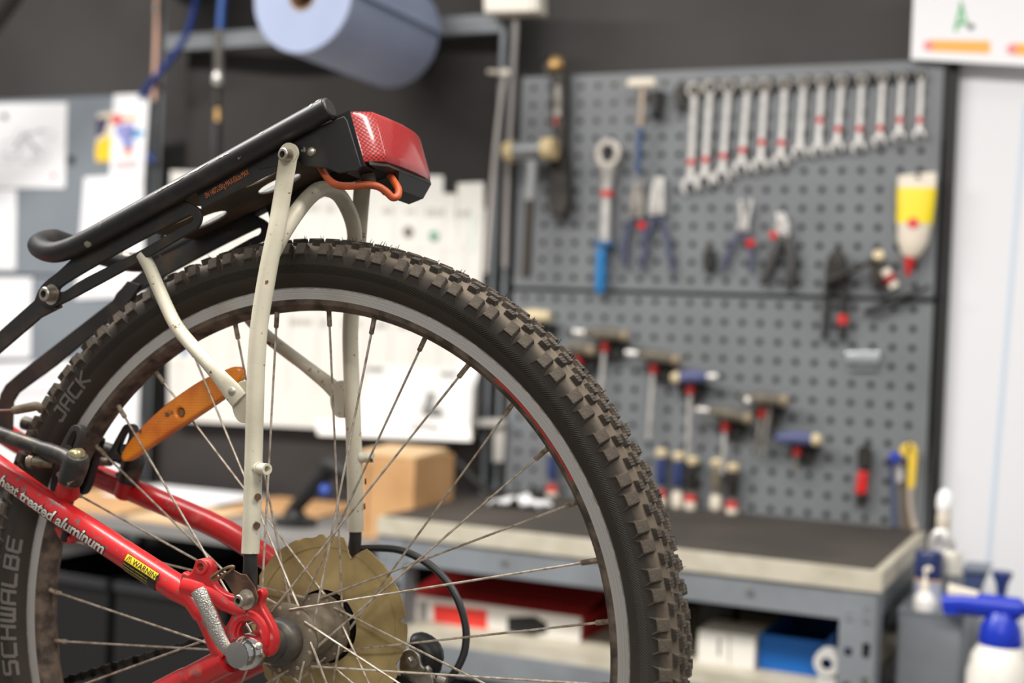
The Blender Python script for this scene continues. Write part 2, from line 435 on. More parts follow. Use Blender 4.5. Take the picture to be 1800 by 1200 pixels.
m_knob = mat('knob_rubber', (88, 79, 69), 0.8, var=((62, 57, 52), 90, 0.35, 0.65), bump=(600, 0.3), spec=0.3)
m_print = mat('tyre_print', (108, 103, 98), 0.75)
def rim_material():
    m = bpy.data.materials.new('brake_track'); m.use_nodes = True; nt = m.node_tree; N = nt.nodes; L = nt.links
    p = N['Principled BSDF']; p.inputs['Metallic'].default_value = 0.7; p.inputs['Roughness'].default_value = 0.34
    tc = N.new('ShaderNodeTexCoord'); sx = N.new('ShaderNodeVectorMath'); sx.operation = 'MULTIPLY'; sx.inputs[1].default_value = (1, 1, 0)
    L.new(tc.outputs['Object'], sx.inputs[0])
    ln = N.new('ShaderNodeVectorMath'); ln.operation = 'LENGTH'; L.new(sx.outputs[0], ln.inputs[0])
    mu = N.new('ShaderNodeMath'); mu.operation = 'MULTIPLY'; mu.inputs[1].default_value = 1.0; L.new(ln.outputs['Value'], mu.inputs[0])
    ns = N.new('ShaderNodeTexNoise'); ns.noise_dimensions = '1D'; ns.inputs['Scale'].default_value = 2200; ns.inputs['Detail'].default_value = 3
    L.new(mu.outputs[0], ns.inputs['W'])
    rp = N.new('ShaderNodeMapRange'); rp.inputs['From Min'].default_value = 0.3; rp.inputs['From Max'].default_value = 0.7
    L.new(ns.outputs['Fac'], rp.inputs['Value'])
    mx = N.new('ShaderNodeMix'); mx.data_type = 'RGBA'; L.new(rp.outputs['Result'], mx.inputs['Factor'])
    mx.inputs[6].default_value = (*lin((168, 162, 155)), 1); mx.inputs[7].default_value = (*lin((226, 222, 216)), 1)
    # worn dirty lip at the outer edge
    n2 = N.new('ShaderNodeTexNoise'); n2.inputs['Scale'].default_value = 180; n2.inputs['Detail'].default_value = 6; L.new(tc.outputs['Object'], n2.inputs['Vector'])
    ad = N.new('ShaderNodeMath'); ad.operation = 'MULTIPLY_ADD'; ad.inputs[1].default_value = 0.004; L.new(n2.outputs['Fac'], ad.inputs[0]); L.new(ln.outputs['Value'], ad.inputs[2])
    gt = N.new('ShaderNodeMapRange'); gt.inputs['From Min'].default_value = 0.2848; gt.inputs['From Max'].default_value = 0.2856; L.new(ad.outputs[0], gt.inputs['Value'])
    m2 = N.new('ShaderNodeMix'); m2.data_type = 'RGBA'; L.new(gt.outputs['Result'], m2.inputs['Factor']); L.new(mx.outputs[2], m2.inputs[6])
    n3 = N.new('ShaderNodeMix'); n3.data_type = 'RGBA'; L.new(n2.outputs['Fac'], n3.inputs['Factor'])
    n3.inputs[6].default_value = (*lin((70, 64, 58)), 1); n3.inputs[7].default_value = (*lin((190, 183, 172)), 1)
    L.new(n3.outputs[2], m2.inputs[7]); L.new(m2.outputs[2], p.inputs['Base Color'])
    return m
m_rim = rim_material()
m_bed = mat('dirty_rim', (112, 98, 84), 0.75, 0.25, var=((62, 53, 46), 70, 0.38, 0.62), bump=(300, 0.25))
m_spoke = mat('stained_steel', (204, 194, 180), 0.36, 0.55, var=((158, 140, 116), 160, 0.4, 0.65))
m_nip = mat('nipple_brass', (168, 152, 132), 0.5, 0.4, var=((112, 96, 78), 200, 0.35, 0.6))
m_hub = mat('dirty_hub', (128, 116, 98), 0.6, 0.2, var=((94, 84, 70), 60, 0.35, 0.65), bump=(200, 0.15))
m_hubcap = mat('hub_cap', (66, 64, 62), 0.45, 0.4, var=((96, 88, 76), 60, 0.4, 0.7))
m_red = mat('red_paint', (200, 30, 33), 0.36, var=[((166, 24, 28), 14, 0.35, 0.75), ((112, 84, 80), 150, 0.615, 0.66), ((196, 120, 108), 30, .60, .80)], coat=0.25)
m_cream = mat('cream_paint', (206, 199, 178), 0.42, var=[((184, 176, 154), 25, 0.4, 0.75), ((112, 74, 44), 90, 0.69, 0.715), ((110, 104, 92), 220, .675, .71)], bump=(300, 0.05))
m_black = mat('black_paint', (30, 29, 29), 0.46, var=[((52, 46, 40), 40, 0.52, 0.72), ((150, 142, 128), 60, 0.675, 0.70)])
m_blackmat = mat('black_steel', (40, 38, 36), 0.5, var=((74, 58, 44), 35, 0.5, 0.75))
m_under = mat('dusty_black', (58, 48, 38), 0.8, var=((92, 74, 54), 18, 0.4, 0.7))
m_rust = mat('rusty_steel', (112, 82, 64), 0.62, 0.35, var=((66, 46, 36), 60, 0.35, 0.65), bump=(250, 0.2))
m_steel = mat('zinc_steel', (190, 184, 174), 0.36, 0.9, var=((140, 128, 112), 90, 0.4, 0.7))
m_chrome = mat('chrome', (226, 224, 222), 0.12, 1.0, var=((150, 130, 100), 70, 0.58, 0.72))
m_amber = mat('amber_plastic', (244, 146, 30), 0.28, var=[((214, 108, 14), 40, 0.4, 0.7), ((100, 62, 30), 60, 0.63, 0.70)], coat=0.5)
m_cable = mat('orange_cable', (206, 92, 42), 0.5, var=((150, 70, 44), 60, 0.4, 0.7))
m_housing = mat('black_housing', (46, 45, 44), 0.35)
m_plastic = mat('black_plastic', (24, 24, 25), 0.45)
m_disc = mat('yellowed_plastic', (186, 163, 110), 0.5, var=[((128, 106, 64), 20, 0.38, 0.66), ((40, 34, 26), 26, 0.66, 0.72)], coat=0.15)
m_hole = mat('dark_hole', (22, 19, 16), 0.9)
def voronoi_bump(m, scale, strength, dist=0.002):
    nt = m.node_tree; tc = nt.nodes.new('ShaderNodeTexCoord'); v = nt.nodes.new('ShaderNodeTexVoronoi'); v.inputs['Scale'].default_value = scale
    v.inputs['Randomness'].default_value = 0.0
    nt.links.new(tc.outputs['Object'], v.inputs['Vector']); b = nt.nodes.new('ShaderNodeBump'); b.inputs['Strength'].default_value = strength; b.inputs['Distance'].default_value = dist
    nt.links.new(v.outputs['Distance'], b.inputs['Height']); nt.links.new(b.outputs['Normal'], nt.nodes['Principled BSDF'].inputs['Normal'])
voronoi_bump(m_amber, 420, 0.28)

# ---- tyre
PROF = [(-.0115, .2835), (-.0195, .2890), (-.0240, .2955), (-.0258, .3030), (-.0246, .3105), (-.0205, .3165), (-.0125, .3202), (0, .3215),
        (.0125, .3202), (.0205, .3165), (.0246, .3105), (.0258, .3030), (.0240, .2955), (.0195, .2890), (.0115, .2835)]
PF = smooth([Vector((a, b)) for a, b in PROF], 4)
tyre = part('tyre', MB().lathe([(p.y, p.x) for p in PF], 180, caps=False), m_tyre, bike)
def near_n(r):           # near sidewall: axle distance for a radius
    best = min((p for p in PF if p.x > 0), key=lambda p: abs(p.y - r))
    pts = [p for p in PF if p.x > 0]
    for a, b in zip(pts, pts[1:]):
        if (a.y - r) * (b.y - r) <= 0 and abs(a.y - b.y) > 1e-9: return a.x + (b.x - a.x) * (r - a.y) / (b.y - a.y)
    return best.x
def lettering(body, name, size, pa, pb, rbase):
    """print running clockwise along the sidewall between two seen points"""
    mb = stroke_text(body, size, size * .20, .34, .10)
    a = Q(*pa, .0225); b = Q(*pb, .0225); t0 = math.atan2(a.y, a.x); t1 = math.atan2(b.y, b.x)
    if t0 < t1: t0 += 2 * PI
    x0 = min(v[0] for v in mb.v); x1 = max(v[0] for v in mb.v)
    out = []
    for x, y, z in mb.v:
        t = t0 + (t1 - t0) * (x - x0) / (x1 - x0); r = rbase + y
        out.append((r * math.cos(t), r * math.sin(t), near_n(r) + 0.0004))
    mb.v = out
    return part(name, mb, m_print, tyre)
lettering('SCHWALBE', 'maker_lettering', 0.0105, (21, 1188), (32, 944), .2900)
lettering('JACK', 'model_lettering', 0.0098, (112, 748), (164, 668), .2925)
# knobs: one mesh per kind, copied round the tyre
def surf(s):             # point on the near half of the tyre section: s metres from the crown along the curve
    acc = 0.0; pts = [p for p in PF if p.x >= -1e-9]
    for a, b in zip(pts, pts[1:]):
        l = (b - a).length
        if acc + l >= s:
            t = (s - acc) / l; p = a.lerp(b, t); d = (b - a).normalized(); return p, Vector((-d.y, d.x))
        acc += l
    return pts[-1], Vector((1, 0))
def knob(s0, s1, y0, y1, h0, h1, inset, mirror=1, sipes=0, lug=False):
    mb = MB()
    def pt(s, y, h):
        sg = 1
        if s < 0: s = -s; sg = -1
        p, nn = surf(s); q = p + nn * h
        return Vector((math.sqrt(max(q.y * q.y - y * y, 0)), y, q.x * mirror * sg))
    e = -0.001
    bot = [pt(s0, y0, e), pt(s0, y1, e), pt(s1, y1 + (inset if lug else 0), e), pt(s1, y0 - (inset if lug else 0), e)]
    top = [pt(s0 + inset * .6, y0 + inset, h0), pt(s0 + inset * .6, y1 - inset, h0), pt(s1 - inset * .4, y1 - inset, h1), pt(s1 - inset * .4, y0 + inset, h1)]
    if mirror < 0: bot = bot[::-1]; top = top[::-1]
    mb.hexa(bot, top)
    if sipes:
        n = sipes + 1; w = (y1 - y0 - 2 * inset) / n
        for i in range(n):
            a = y0 + inset + i * w + 0.00022; b = a + w - 0.00044
            bt = [pt(s0 + inset * .6, a, h0 - .0002), pt(s0 + inset * .6, b, h0 - .0002), pt(s1 - inset * .4, b, h1 - .0002), pt(s1 - inset * .4, a, h1 - .0002)]
            tp = [pt(s0 + inset * .7, a, h0 + .0008), pt(s0 + inset * .7, b, h0 + .0008), pt(s1 - inset * .5, b, h1 + .0008), pt(s1 - inset * .5, a, h1 + .0008)]
            if mirror < 0: bt = bt[::-1]; tp = tp[::-1]
            mb.hexa(bt, tp)
    if lug:              # pointed buttresses running down the sidewall
        for yy, sg in ((y0, 1), (y1, -1)):
            tri = [pt(s1 - .002, yy, e), pt(s1 - .002, yy + sg * .003, e), pt(s1 + .005, yy - sg * .0012, e)]
            tp = [pt(s1 - .0025, yy + sg * .0007, h1), pt(s1 - .0025, yy + sg * .0026, h1), pt(s1 + .0046, yy - sg * .0010, .0004)]
            mb.add(tri + tp, [(0, 1, 2), (3, 5, 4), (0, 3, 4, 1), (1, 4, 5, 2), (2, 5, 3, 0)])
    return mb
K_SIDE = knob(.0212, .0300, -.0054, .0054, .0046, .0030, .0012, 1, 0, True)
K_MID = knob(.0125, .0188, -.0046, .0046, .0030, .0040, .0010, 1, 2)
K_CEN = knob(.0020, .0100, -.0056, .0056, .0028, .0030, .0008, 1, 3)
K_FCEN = knob(.0020, .0100, -.0056, .0056, .0028, .0030, .0008, -1, 3)
K_FMID = knob(.0125, .0188, -.0046, .0046, .0030, .0040, .0010, -1, 2)
K_FSIDE = knob(.0212, .0300, -.0054, .0054, .0046, .0030, .0012, -1, 0, True)
off0 = math.radians(3.2)
def side_angles(ph=0.0): return [off0 + ph + 2 * PI * (k / 55) + d for k in range(55) for d in (0.0, 0.0465)]
kinds = [(K_SIDE, side_angles(), True), (K_MID, [off0 + 0.0232 + 2 * PI * k / 110 for k in range(110)], True),
         (K_CEN, [off0 + 2 * PI * k / 132 for k in range(132)], True), (K_FCEN, [off0 + 2 * PI * (k + .5) / 132 for k in range(132)], True),
         (K_FMID, [off0 + .05 + 2 * PI * k / 110 for k in range(110)], False), (K_FSIDE, side_angles(.06), False)]
rest = MB(); n_knob = 0
for mbk, angs, seen in kinds:
    first = None
    for a in angs:
        d = math.degrees(a) % 360
        vis = seen and (d < 178 or d > 352)
        if vis:
            if first is None:
                ob = part('tread_knob', mbk, m_knob, tyre); first = ob
            else:
                ob = copy_part(first, tyre)
            ob.rotation_euler = (0, 0, a); n_knob += 1
        else:
            rm = Matrix.Rotation(a, 4, 'Z')
            rest.add([rm @ Vector(v) for v in mbk.v], mbk.f)
hairs = MB()
for k in range(90):      # thin moulding whiskers left on the tread
    a = random.uniform(-.1, PI + .1); n = random.choice([.006, -.006, .0135, .0135, -.0135, 0]); r = .3240 if abs(n) < .01 else .3222
    p = Vector((r * math.cos(a), r * math.sin(a), n)); d = Vector((math.cos(a + random.uniform(-.6, .6)), math.sin(a + random.uniform(-.6, .6)), random.uniform(-.4, .4)))
    hairs.tube([p - d * .002, p + d * .002, p + d * .0042], [.0004, .0003, .00015], 4)
part('tread_pattern_rest', rest, m_knob, tyre, kind='stuff')
part('moulding_whiskers', hairs, m_plastic, tyre, kind='stuff')

# ---- rim
rim = part('rim', MB().lathe([(.2744, .0125), (.2855, .0125), (.2855, .0105), (.279, .0105), (.279, -.0105), (.2855, -.0105), (.2855, -.0125), (.2744, -.0125)], 180, caps=False), m_rim, bike)
part('spoke_bed', MB().lathe([(.2744, -.0125), (.2702, -.0118), (.2668, -.007), (.2655, -.003), (.2655, .003), (.2668, .007), (.2702, .0118), (.2744, .0125)][::-1], 180, caps=False), m_bed, rim, 'dirt-stained inner face of the rim')
part('red_stripe', MB().lathe([(.2741, .0130), (.2722, .0128), (.2722, .0122), (.2741, .0122)], 20, a0=math.radians(29), a1=math.radians(50), closed=True, caps=False), mat('red_stripe', (176, 44, 38), .5, var=((120, 60, 50), 120, .5, .7)), rim)

# ---- hub, spokes
NF, FF = .030, -.021      # flanges
hubm = MB()
hubm.lathe([(.0, -.066), (.0085, -.066), (.0085, -.030), (.016, -.030), (.0285, -.0235), (.0290, -.0215), (.0285, -.0195), (.0205, -.0165), (.0195, -.004), (.0200, .010), (.0215, .022), (.0275, .0275), (.0290, .0285), (.0290, .0312), (.0275, .0322), (.0225, .0330), (.0195, .0335), (.0, .0335)], 48)
hub = part('hub', hubm, m_hub, bike)
part('bearing_cap', MB().lathe([(.0, .033), (.0185, .033), (.0185, .0445), (.0165, .0475), (.0130, .049), (.0130, .0600), (.0095, .0615), (.0095, .0668), (.0, .0668)], 40), m_hubcap, hub)
heads = MB()
spoke_objs = []
for i in range(36):
    nip = math.radians(5.9 + 10 * i); k = i % 4
    near = k in (1, 3); hb = nip + math.radians(63.9 if k in (1, 2) else -56.1)
    fl = (NF + .0025 if k == 1 else NF - .003) if near else (FF + .0025 if k == 2 else FF - .0025)
    rh = .0243
    h = Vector((rh * math.cos(hb), rh * math.sin(hb), fl)); hin = Vector((h.x, h.y, (NF if near else FF)))
    zr = .0028 if near else -.0028
    r_ = Vector((.2672 * math.cos(nip), .2672 * math.sin(nip), zr))
    d = (r_ - h).normalized(); e = (hin - h)
    path = [hin - e * .9, hin + (h - hin) * .7, h + d * .0012, h + d * .02, h + d * .022, r_ - d * .045, r_ - d * .043, r_ - d * .002]
    s_ = part('spoke', MB().tube(path, [.00115, .00115, .00115, .00115, .00095, .00095, .00100, .00100], 8), m_spoke, bike)
    part('nipple', MB().lathe([(0, -.013), (.0016, -.013), (.0021, -.0122), (.0021, -.001), (.0026, 0), (.0026, .004), (0, .004)], 8, axis(r_ - d * .0015, d)), m_nip, s_)
    # head of the spoke on the other face of its flange
    sgn = -1 if (fl > (NF if near else FF)) else 1
    fc = (NF if near else FF) + sgn * (.0018)
    heads.lathe([(0, -.0008), (.0026, -.0008), (.0024, .0006), (.0010, .0011), (0, .0011)], 10, frame(Vector((1, 0, 0)), Vector((0, sgn, 0)), Vector((0, 0, sgn)), Vector((h.x, h.y, fc))))
part('spoke_heads', heads, mat('worn_brass', (176, 150, 128), .5, .3), hub, kind='stuff')

# ---- pie plate and sprockets
def ring_plate():
    mb = MB(); seg = 144; rows = [(.031, -.029), (.036, -.0305), (.044, -.0325), (.054, -.0330), (.066, -.0335), (.0665, -.0325), (.0715, -.0322), (.077, -.0318)]
    def ro(deg):
        d = deg % 360; r = .0770 + .0005 * math.sin(d * .35)
        if 66 < d < 76: r = .0770 - .015 * (1 - abs(d - 69) / 8 if d > 69 else 1)
        if 60 < d <= 66: r = .066 + .0115 * (66 - d) / 6
        if 88 < d < 92: r = .0735
        if 5 < d < 10: r = .0735 - .003 * math.sin((d - 5) * .6)
        if 335 < d < 348: r = .0735 + .0012 * math.sin(d * 2.1)
        if 96 < d < 112: r = .0755 + .0008 * math.sin(d * 3)
        if 150 < d < 215: r = .074 + .001 * math.sin(d * 1.7)
        return r
    vs = []
    for i in range(seg):
        a = 2 * PI * i / seg; rm = ro(math.degrees(a))
        for side in (0, 1):
            for r, z in rows:
                rr = min(r, rm); vs.append((rr * math.cos(a), rr * math.sin(a), z - side * .0016))
    n = len(rows); fs = []
    for i in range(seg):
        j = (i + 1) % seg; o = i * 2 * n; p = j * 2 * n
        for k in range(n - 1):
            fs.append((o + k, o + k + 1, p + k + 1, p + k)); fs.append((o + n + k, p + n + k, p + n + k + 1, o + n + k + 1))
        fs.append((o + n - 1, o + 2 * n - 1, p + 2 * n - 1, p + n - 1)); fs.append((o, p, p + n, o + n))
    return mb.add(vs, fs)
pie = part('spoke_protector', ring_plate(), m_disc, bike, 'cracked yellowed plastic disc between spokes and sprockets')
for k, (rad, z, teeth) in enumerate(((.0560, -.0365, 28), (.0480, -.0405, 24), (.0420, -.0445, 21), (.0360, -.0485, 18), (.0310, -.0525, 15), (.0270, -.0565, 13))):
    o = []
    for t in range(teeth):
        for a, r in ((0, -.004), (.3, -.004), (.45, 0), (.6, 0), (.75, -.004)):
            th = 2 * PI * (t + a) / teeth; o.append(Vector(((rad + r) * math.cos(th), (rad + r) * math.sin(th))))
    part('sprocket', plate(o, [circle((0, 0), .019, 20)], z - .001, z + .001), m_blackmat, bike)
part('freehub', MB().lathe([(0, -.0615), (.0195, -.0615), (.0195, -.031), (.0290, -.030), (.0290, -.0285), (0, -.0285)], 32), m_plastic, bike)

# ---- frame: dropouts
def dropout(n0, n1, name='dropout'):
    N1 = .0755
    outer = q2([(318, 1008), (330, 1009), (337, 1002), (341, 991), (348, 985), (358, 983), (368, 987), (373, 997), (373, 1012), (375, 1024), (384, 1036), (396, 1044), (410, 1048), (424, 1050), (440, 1046), (450, 1038),
                (456, 1035), (461, 1038), (463, 1047), (459, 1058), (460, 1067), (469, 1083), (480, 1104), (484, 1120), (483, 1137), (479, 1149), (471, 1155), (463, 1152), (458, 1146), (446, 1158), (434, 1164), (418, 1169), (398, 1168),
                (381, 1161), (371, 1152), (368, 1140), (368, 1127), (361, 1113), (352, 1098), (344, 1081), (334, 1074), (324, 1063), (312, 1054)], N1)
    win = q2([(372, 1059), (386, 1066), (400, 1073), (406, 1078), (405, 1084), (392, 1104), (384, 1098), (374, 1076), (369, 1064)], N1)
    ring = q2([(420, 1118), (420, 1108), (425, 1096), (433, 1090), (444, 1091), (451, 1097), (453, 1106), (444, 1109), (434, 1114), (427, 1124), (423, 1128)], N1)
    eye = circle(Q(354, 996, N1).to_2d(), .0030, 14)
    sm = lambda p: [Vector(v) for v in smooth(p, 3, True)]
    return plate(sm(outer), [sm(win), sm(ring), eye], n0, n1, .0016)
part('dropout', dropout(.0675, .0755), m_red, bike)
part('dropout', dropout(-.0755, -.0675), m_red, bike)
rimmb = MB()
rp = [Q(x, y, .0748) for x, y in [(452, 1152), (462, 1143), (467, 1128), (466, 1110), (459, 1094), (447, 1083), (433, 1081), (420, 1087), (412, 1100), (410, 1116), (414, 1130)]]
rimmb.tube(smooth(rp, 5), .0042, 8)
part('dropout_ridge', rimmb, m_red, bike)
rimmb = MB().tube(smooth([Q(x, y, .0750) for x, y in [(322, 1030), (345, 1036), (372, 1046), (396, 1062), (418, 1072), (436, 1076)]], 5), [.0075] * 8 + [.0060] * 8 + [.0052] * 10, 10, flat=(.7, 1))
part('dropout_ridge', rimmb, m_red, bike)
rimmb = MB().tube(smooth([Q(x, y, .0745) for x, y in [(325, 1042), (347, 1072), (365, 1106), (378, 1138), (394, 1155)]], 5), [.0070] * 7 + [.0055] * 14, 10, flat=(.7, 1))
part('dropout_ridge', rimmb, m_red, bike)
part('eyelet', MB().lathe([(.0033, .0770), (.0058, .0770), (.0064, .0760), (.0064, .066), (.0033, .066)], 20, Matrix.Translation(Q(354, 996, .0755) * 1.0 - Vector((0, 0, .0755))), closed=True, caps=False), m_red, bike)

# ---- frame: stays and seat tube
D0 = Q(338, 1050, .0700); D1 = Q(0, 833, .0590)
dirs = (D1 - D0).normalized(); CL = D0 + dirs * .47; CL.z = .018
MID = D0 + dirs * .175; MID.z = .0600
for sg in (1, -1):
    f = lambda p: Vector((p.x, p.y, p.z * sg))
    stay_path = smooth([D0, D0.lerp(MID, .3), D0.lerp(MID, .7), MID, MID.lerp(CL, .5), CL], 5)
    if sg < 0:
        FD0 = Vector((D0.x, D0.y, -D0.z)); FL = Q(60, 793, -.082); FC = Vector((CL.x, CL.y, -.03))
        far_path = smooth([FD0, Q(400, 935, -.073), Q(253, 870, -.077), Q(165, 834, -.080), FL, FL.lerp(FC, .5), FC], 4)[:26]
    stay = part('seat_stay', MB().tube([f(p) for p in stay_path] if sg > 0 else far_path, [.0092, .0096] + [.0108] * ((24 if sg > 0 else len(far_path) - 2)), 20), m_red, bike)
    if sg > 0: near_stay = stay
E0 = Q(404, 1158, .0690); E1 = Q(268, 1228, .0600); dire = (E1 - E0).normalized(); BB = E0 + dire * .41; BB.z = .020
for sg in (1, -1):
    f = lambda p: Vector((p.x, p.y, p.z * sg))
    part('chain_stay', MB().tube([f(p) for p in smooth([E0, E0.lerp(E1, .5), E1, E1.lerp(BB, .5), BB], 5)], [.0110] * 6 + [.0118] * 15, 20), m_red, bike)
CL0 = Vector((CL.x, CL.y, 0)); BB0 = Vector((BB.x, BB.y, 0)); up_st = (CL0 - BB0).normalized()
part('bottom_bracket', MB().lathe([(.0, -.036), (.019, -.036), (.019, .036), (0, .036)], 28, Matrix.Translation(BB0)), m_red, bike)
part('seat_tube', MB().tube([BB0, CL0 + up_st * .04], .016, 24), m_red, bike)
part('seat_post', MB().tube([CL0, CL0 + up_st * .30], .0136, 24), m_steel, bike)
# decals on the near seat stay
sd = Vector((dirs.x, dirs.y, 0)).normalized()
def stay_z(s_):
    for a, b in zip(stay_path, stay_path[1:]):
        sa, sb = (a - D0).dot(sd), (b - D0).dot(sd)
        if sa <= s_ <= sb: return a.z + (b.z - a.z) * (s_ - sa) / (sb - sa)
    return D0.z
def stay_decal(body, size, pa, m, shear=.25, depth=.0, bold=0.0, spacing=1.0, drop=0.0):
    """print wrapped on the tube, running down the stay from a seen point"""
    mb = text_mb(body, size, depth, shear, spacing, bold, cuts=10 if size > .01 else 4)
    a = Q(*pa, .076); t0 = (a - D0).dot(Vector((-sd.x, -sd.y, 0)))
    out = []
    for x, y, z in mb.v:
        ax = t0 + x; c = D0 + (CL - D0) * 0; s_ = -ax
        zc = stay_z(s_)
        c2 = Vector((D0.x, D0.y)) + Vector((sd.x, sd.y)) * s_
        perp = Vector((-sd.y, sd.x)) * -1
        if perp.y < 0: perp = -perp
        ph = (y + drop) / .0108
        p2 = c2 + perp * (.0112 * math.sin(ph)); out.append((p2.x, p2.y, zc + .0112 * math.cos(ph)))
    mb.v = out
    return part('frame_lettering', mb, m, near_stay)
m_deca = mat('silver_decal', (214, 210, 200), .45, var=((170, 160, 150), 90, .45, .7))
m_decb = mat('decal_dark', (52, 44, 40), .5)  # dark print: outline of the frame lettering and the warning word
stay_decal('heat treated aluminum', .0150, (-17, 835), m_decb, .35, bold=.0009, spacing=.97, drop=-.0066)
for o_ in [stay_decal('heat treated aluminum', .0150, (-17, 835), m_deca, .35, bold=.0004, spacing=.97, drop=-.0066)]:
    for v in o_.data.vertices: v.co.z += .0003
def stay_patch(pa, length, y0, y1, m, name, lift=.0002, label=None):
    a = Q(*pa, .076); t0 = (a - D0).dot(Vector((-sd.x, -sd.y, 0))); vs = []; fs = []; K = 8
    perp = Vector((-sd.y, sd.x)); perp = perp if perp.y > 0 else -perp
    for i in range(2):
        s_ = -(t0 + i * length); zc = stay_z(s_)
        c2 = Vector((D0.x, D0.y)) + Vector((sd.x, sd.y)) * s_
        for k in range(K + 1):
            ph = (y0 + (y1 - y0) * k / K) / .0108; rr = .0111 + lift
            p2 = c2 + perp * (rr * math.sin(ph)); vs.append((p2.x, p2.y, zc + rr * math.cos(ph)))
    for k in range(K): fs.append((k, k + 1, K + 2 + k, K + 1 + k))
    return part(name, MB().add(vs, fs), m, near_stay, label)
stay_patch((222, 978), .0365, -.0125, .0065, mat('sticker_black', (26, 24, 22), .4), 'warning_sticker', label='black and yellow warning sticker')
stay_patch((224, 975), .0350, .0006, .0062, mat('sticker_yellow', (236, 206, 30), .4), 'warning_band', .0004)
stay_decal('/!\\ WARNING', .0062, (226, 977), m_decb, 0, spacing=1.0, bold=.0001, drop=.0014).data.transform(Matrix.Translation((0, 0, .0005)))
for k in range(4):
    stay_decal('Read the owner manual before use', .0019, (223, 980), mat('sticker_yellow', (0, 0, 0)), 0, spacing=1.0, drop=-.0022 - .0027 * k).data.transform(Matrix.Translation((0, 0, .0005)))
# bosses for the brakes and a cable stop
def WQ(x, y, n, sg): return Q(x, y, n) if sg > 0 else Q(x + 102, y - 2, -n)
for sg in (1, -1):
    a = WQ(118, 868, .055 if sg > 0 else .075, sg); b = WQ(122, 835, .0630, sg)
    part('brake_boss', MB().tube([a, (a + b) / 2, b], [.0105, .0090, .0076], 16), m_red, bike)
part('cable_stop', MB().tube([Q(108, 925, .0560), Q(117, 945, .0560), Q(130, 947, .0560)], [.006, .0055, .004], 10).tube([Q(140, 925, .0560), Q(128, 948, .0560)], [.006, .004], 10), m_red, bike)
part('cable_ferrule', MB().tube([Q(117, 930, .060), Q(112, 950, .060)], .0034, 10), m_plastic, bike)

# ---- quick release
ql = MB()
A0 = Q(436, 1141, .0850)
qr = part('quick_release', MB().lathe([(0, .0755), (.0125, .0755), (.0135, .0770), (.0135, .0885), (.0125, .0935), (.0105, .0970), (.0100, .0985), (0, .0985)], 32, Matrix.Translation((0, 0, 0))), m_chrome, bike, 'chrome quick release skewer')
part('lever_pin', MB().lathe([(0, 0), (.0030, 0), (.0026, .0012), (0, .0018)], 14, axis(Q(455, 1135, .0885), Vector((.75, .35, .55)))), m_steel, qr)
lev = MB()
lp = [Q(408, 1150, .093), Q(398, 1140, .095), Q(384, 1118, .099), Q(372, 1090, .103), Q(360, 1062, .106), Q(351, 1043, .107), Q(348, 1036, .107)]
lev.tube(smooth(lp, 5), [.0040 + .0024 * min(1, i / 12) for i in range(30)] + [.0050], 14, flat=(.62, .98), up=(0, 0, 1))
part('lever', lev, mat('cast_chrome', (196, 192, 186), .32, .95, var=((150, 128, 88), 60, .5, .68), bump=(800, .8)), qr)
part('axle_end', MB().lathe([(0, .0600), (.0078, .0600), (.0078, .0760), (0, .0760)], 18), m_steel, bike)

# ---- far side: chain, derailleur, gear cable
chain = part('chain', MB().tube([Q(420, 1107, -.042), Q(240, 1160, -.042), Q(60, 1212, -.042), Q(-500, 1372, -.042)], .0014, 6), m_blackmat, bike)
cp0, cp1 = Q(400, 1113, -.042), Q(20, 1224, -.042); cd_ = (cp1 - cp0).normalized(); nl = int((cp1 - cp0).length / .0127)
ca = math.atan2(cd_.y, cd_.x); lk = None
for i in range(nl):
    if lk is None:
        lm = MB()
        for zz in (-.0034, .0034):
            o = [Vector((.0042 * math.cos(t), .0042 * math.sin(t))) for t in [PI / 2 + PI * j / 8 for j in range(9)]] + [Vector((.0064, -.0028))] + [Vector((.0127 + .0042 * math.cos(t), .0042 * math.sin(t))) for t in [-PI / 2 + PI * j / 8 for j in range(9)]] + [Vector((.0064, .0028))]
            lm.prism(o, zz - .0005, zz + .0005)
        lm.lathe([(0, -.0036), (.0038, -.0036), (.0038, .0036), (0, .0036)], 10)
        lk = ob = part('chain_link', lm, mat('oily_chain', (74, 70, 66), .4, .7, var=((40, 36, 32), 150, .4, .6)), chain)
    else: ob = copy_part(lk, chain)
    ob.location = cp0 + cd_ * (.0127 * i); ob.rotation_euler = (0, 0, ca)
dm = plate([Vector(v) for v in smooth(q2([(706, 1152), (714, 1142), (724, 1140), (738, 1150), (742, 1168), (752, 1176), (764, 1196), (760, 1240), (735, 1250), (722, 1215), (704, 1180)], -.062), 3, True)], [], -.066, -.060, .001)
der = part('rear_derailleur', dm, m_steel, bike)
part('outer_cage', MB().tube(smooth([Q(722, 1134, -.072), Q(742, 1136, -.075), Q(756, 1150, -.075), Q(752, 1176, -.073), Q(738, 1184, -.070)], 4), [.008, .010, .011, .012, .012, .012, .012, .012, .012, .012, .011, .011, .010, .009, .008, .007, .006], 14), m_plastic, der)
part('adjuster', MB().tube([Q(722, 1160, -.056), Q(726, 1166, -.052)], .0036, 12).tube([Q(751, 1174, -.060), Q(755, 1180, -.058)], .0030, 12).tube([Q(770, 1192, -.065), Q(784, 1198, -.065)], .0040, 12), m_steel, der)
part('jockey_wheel', MB().lathe([(.004, -.004), (.019, -.004), (.019, .004), (.004, .004)], 24, Matrix.Translation(Q(705, 1225, -.060)), closed=True, caps=False), m_plastic, der)
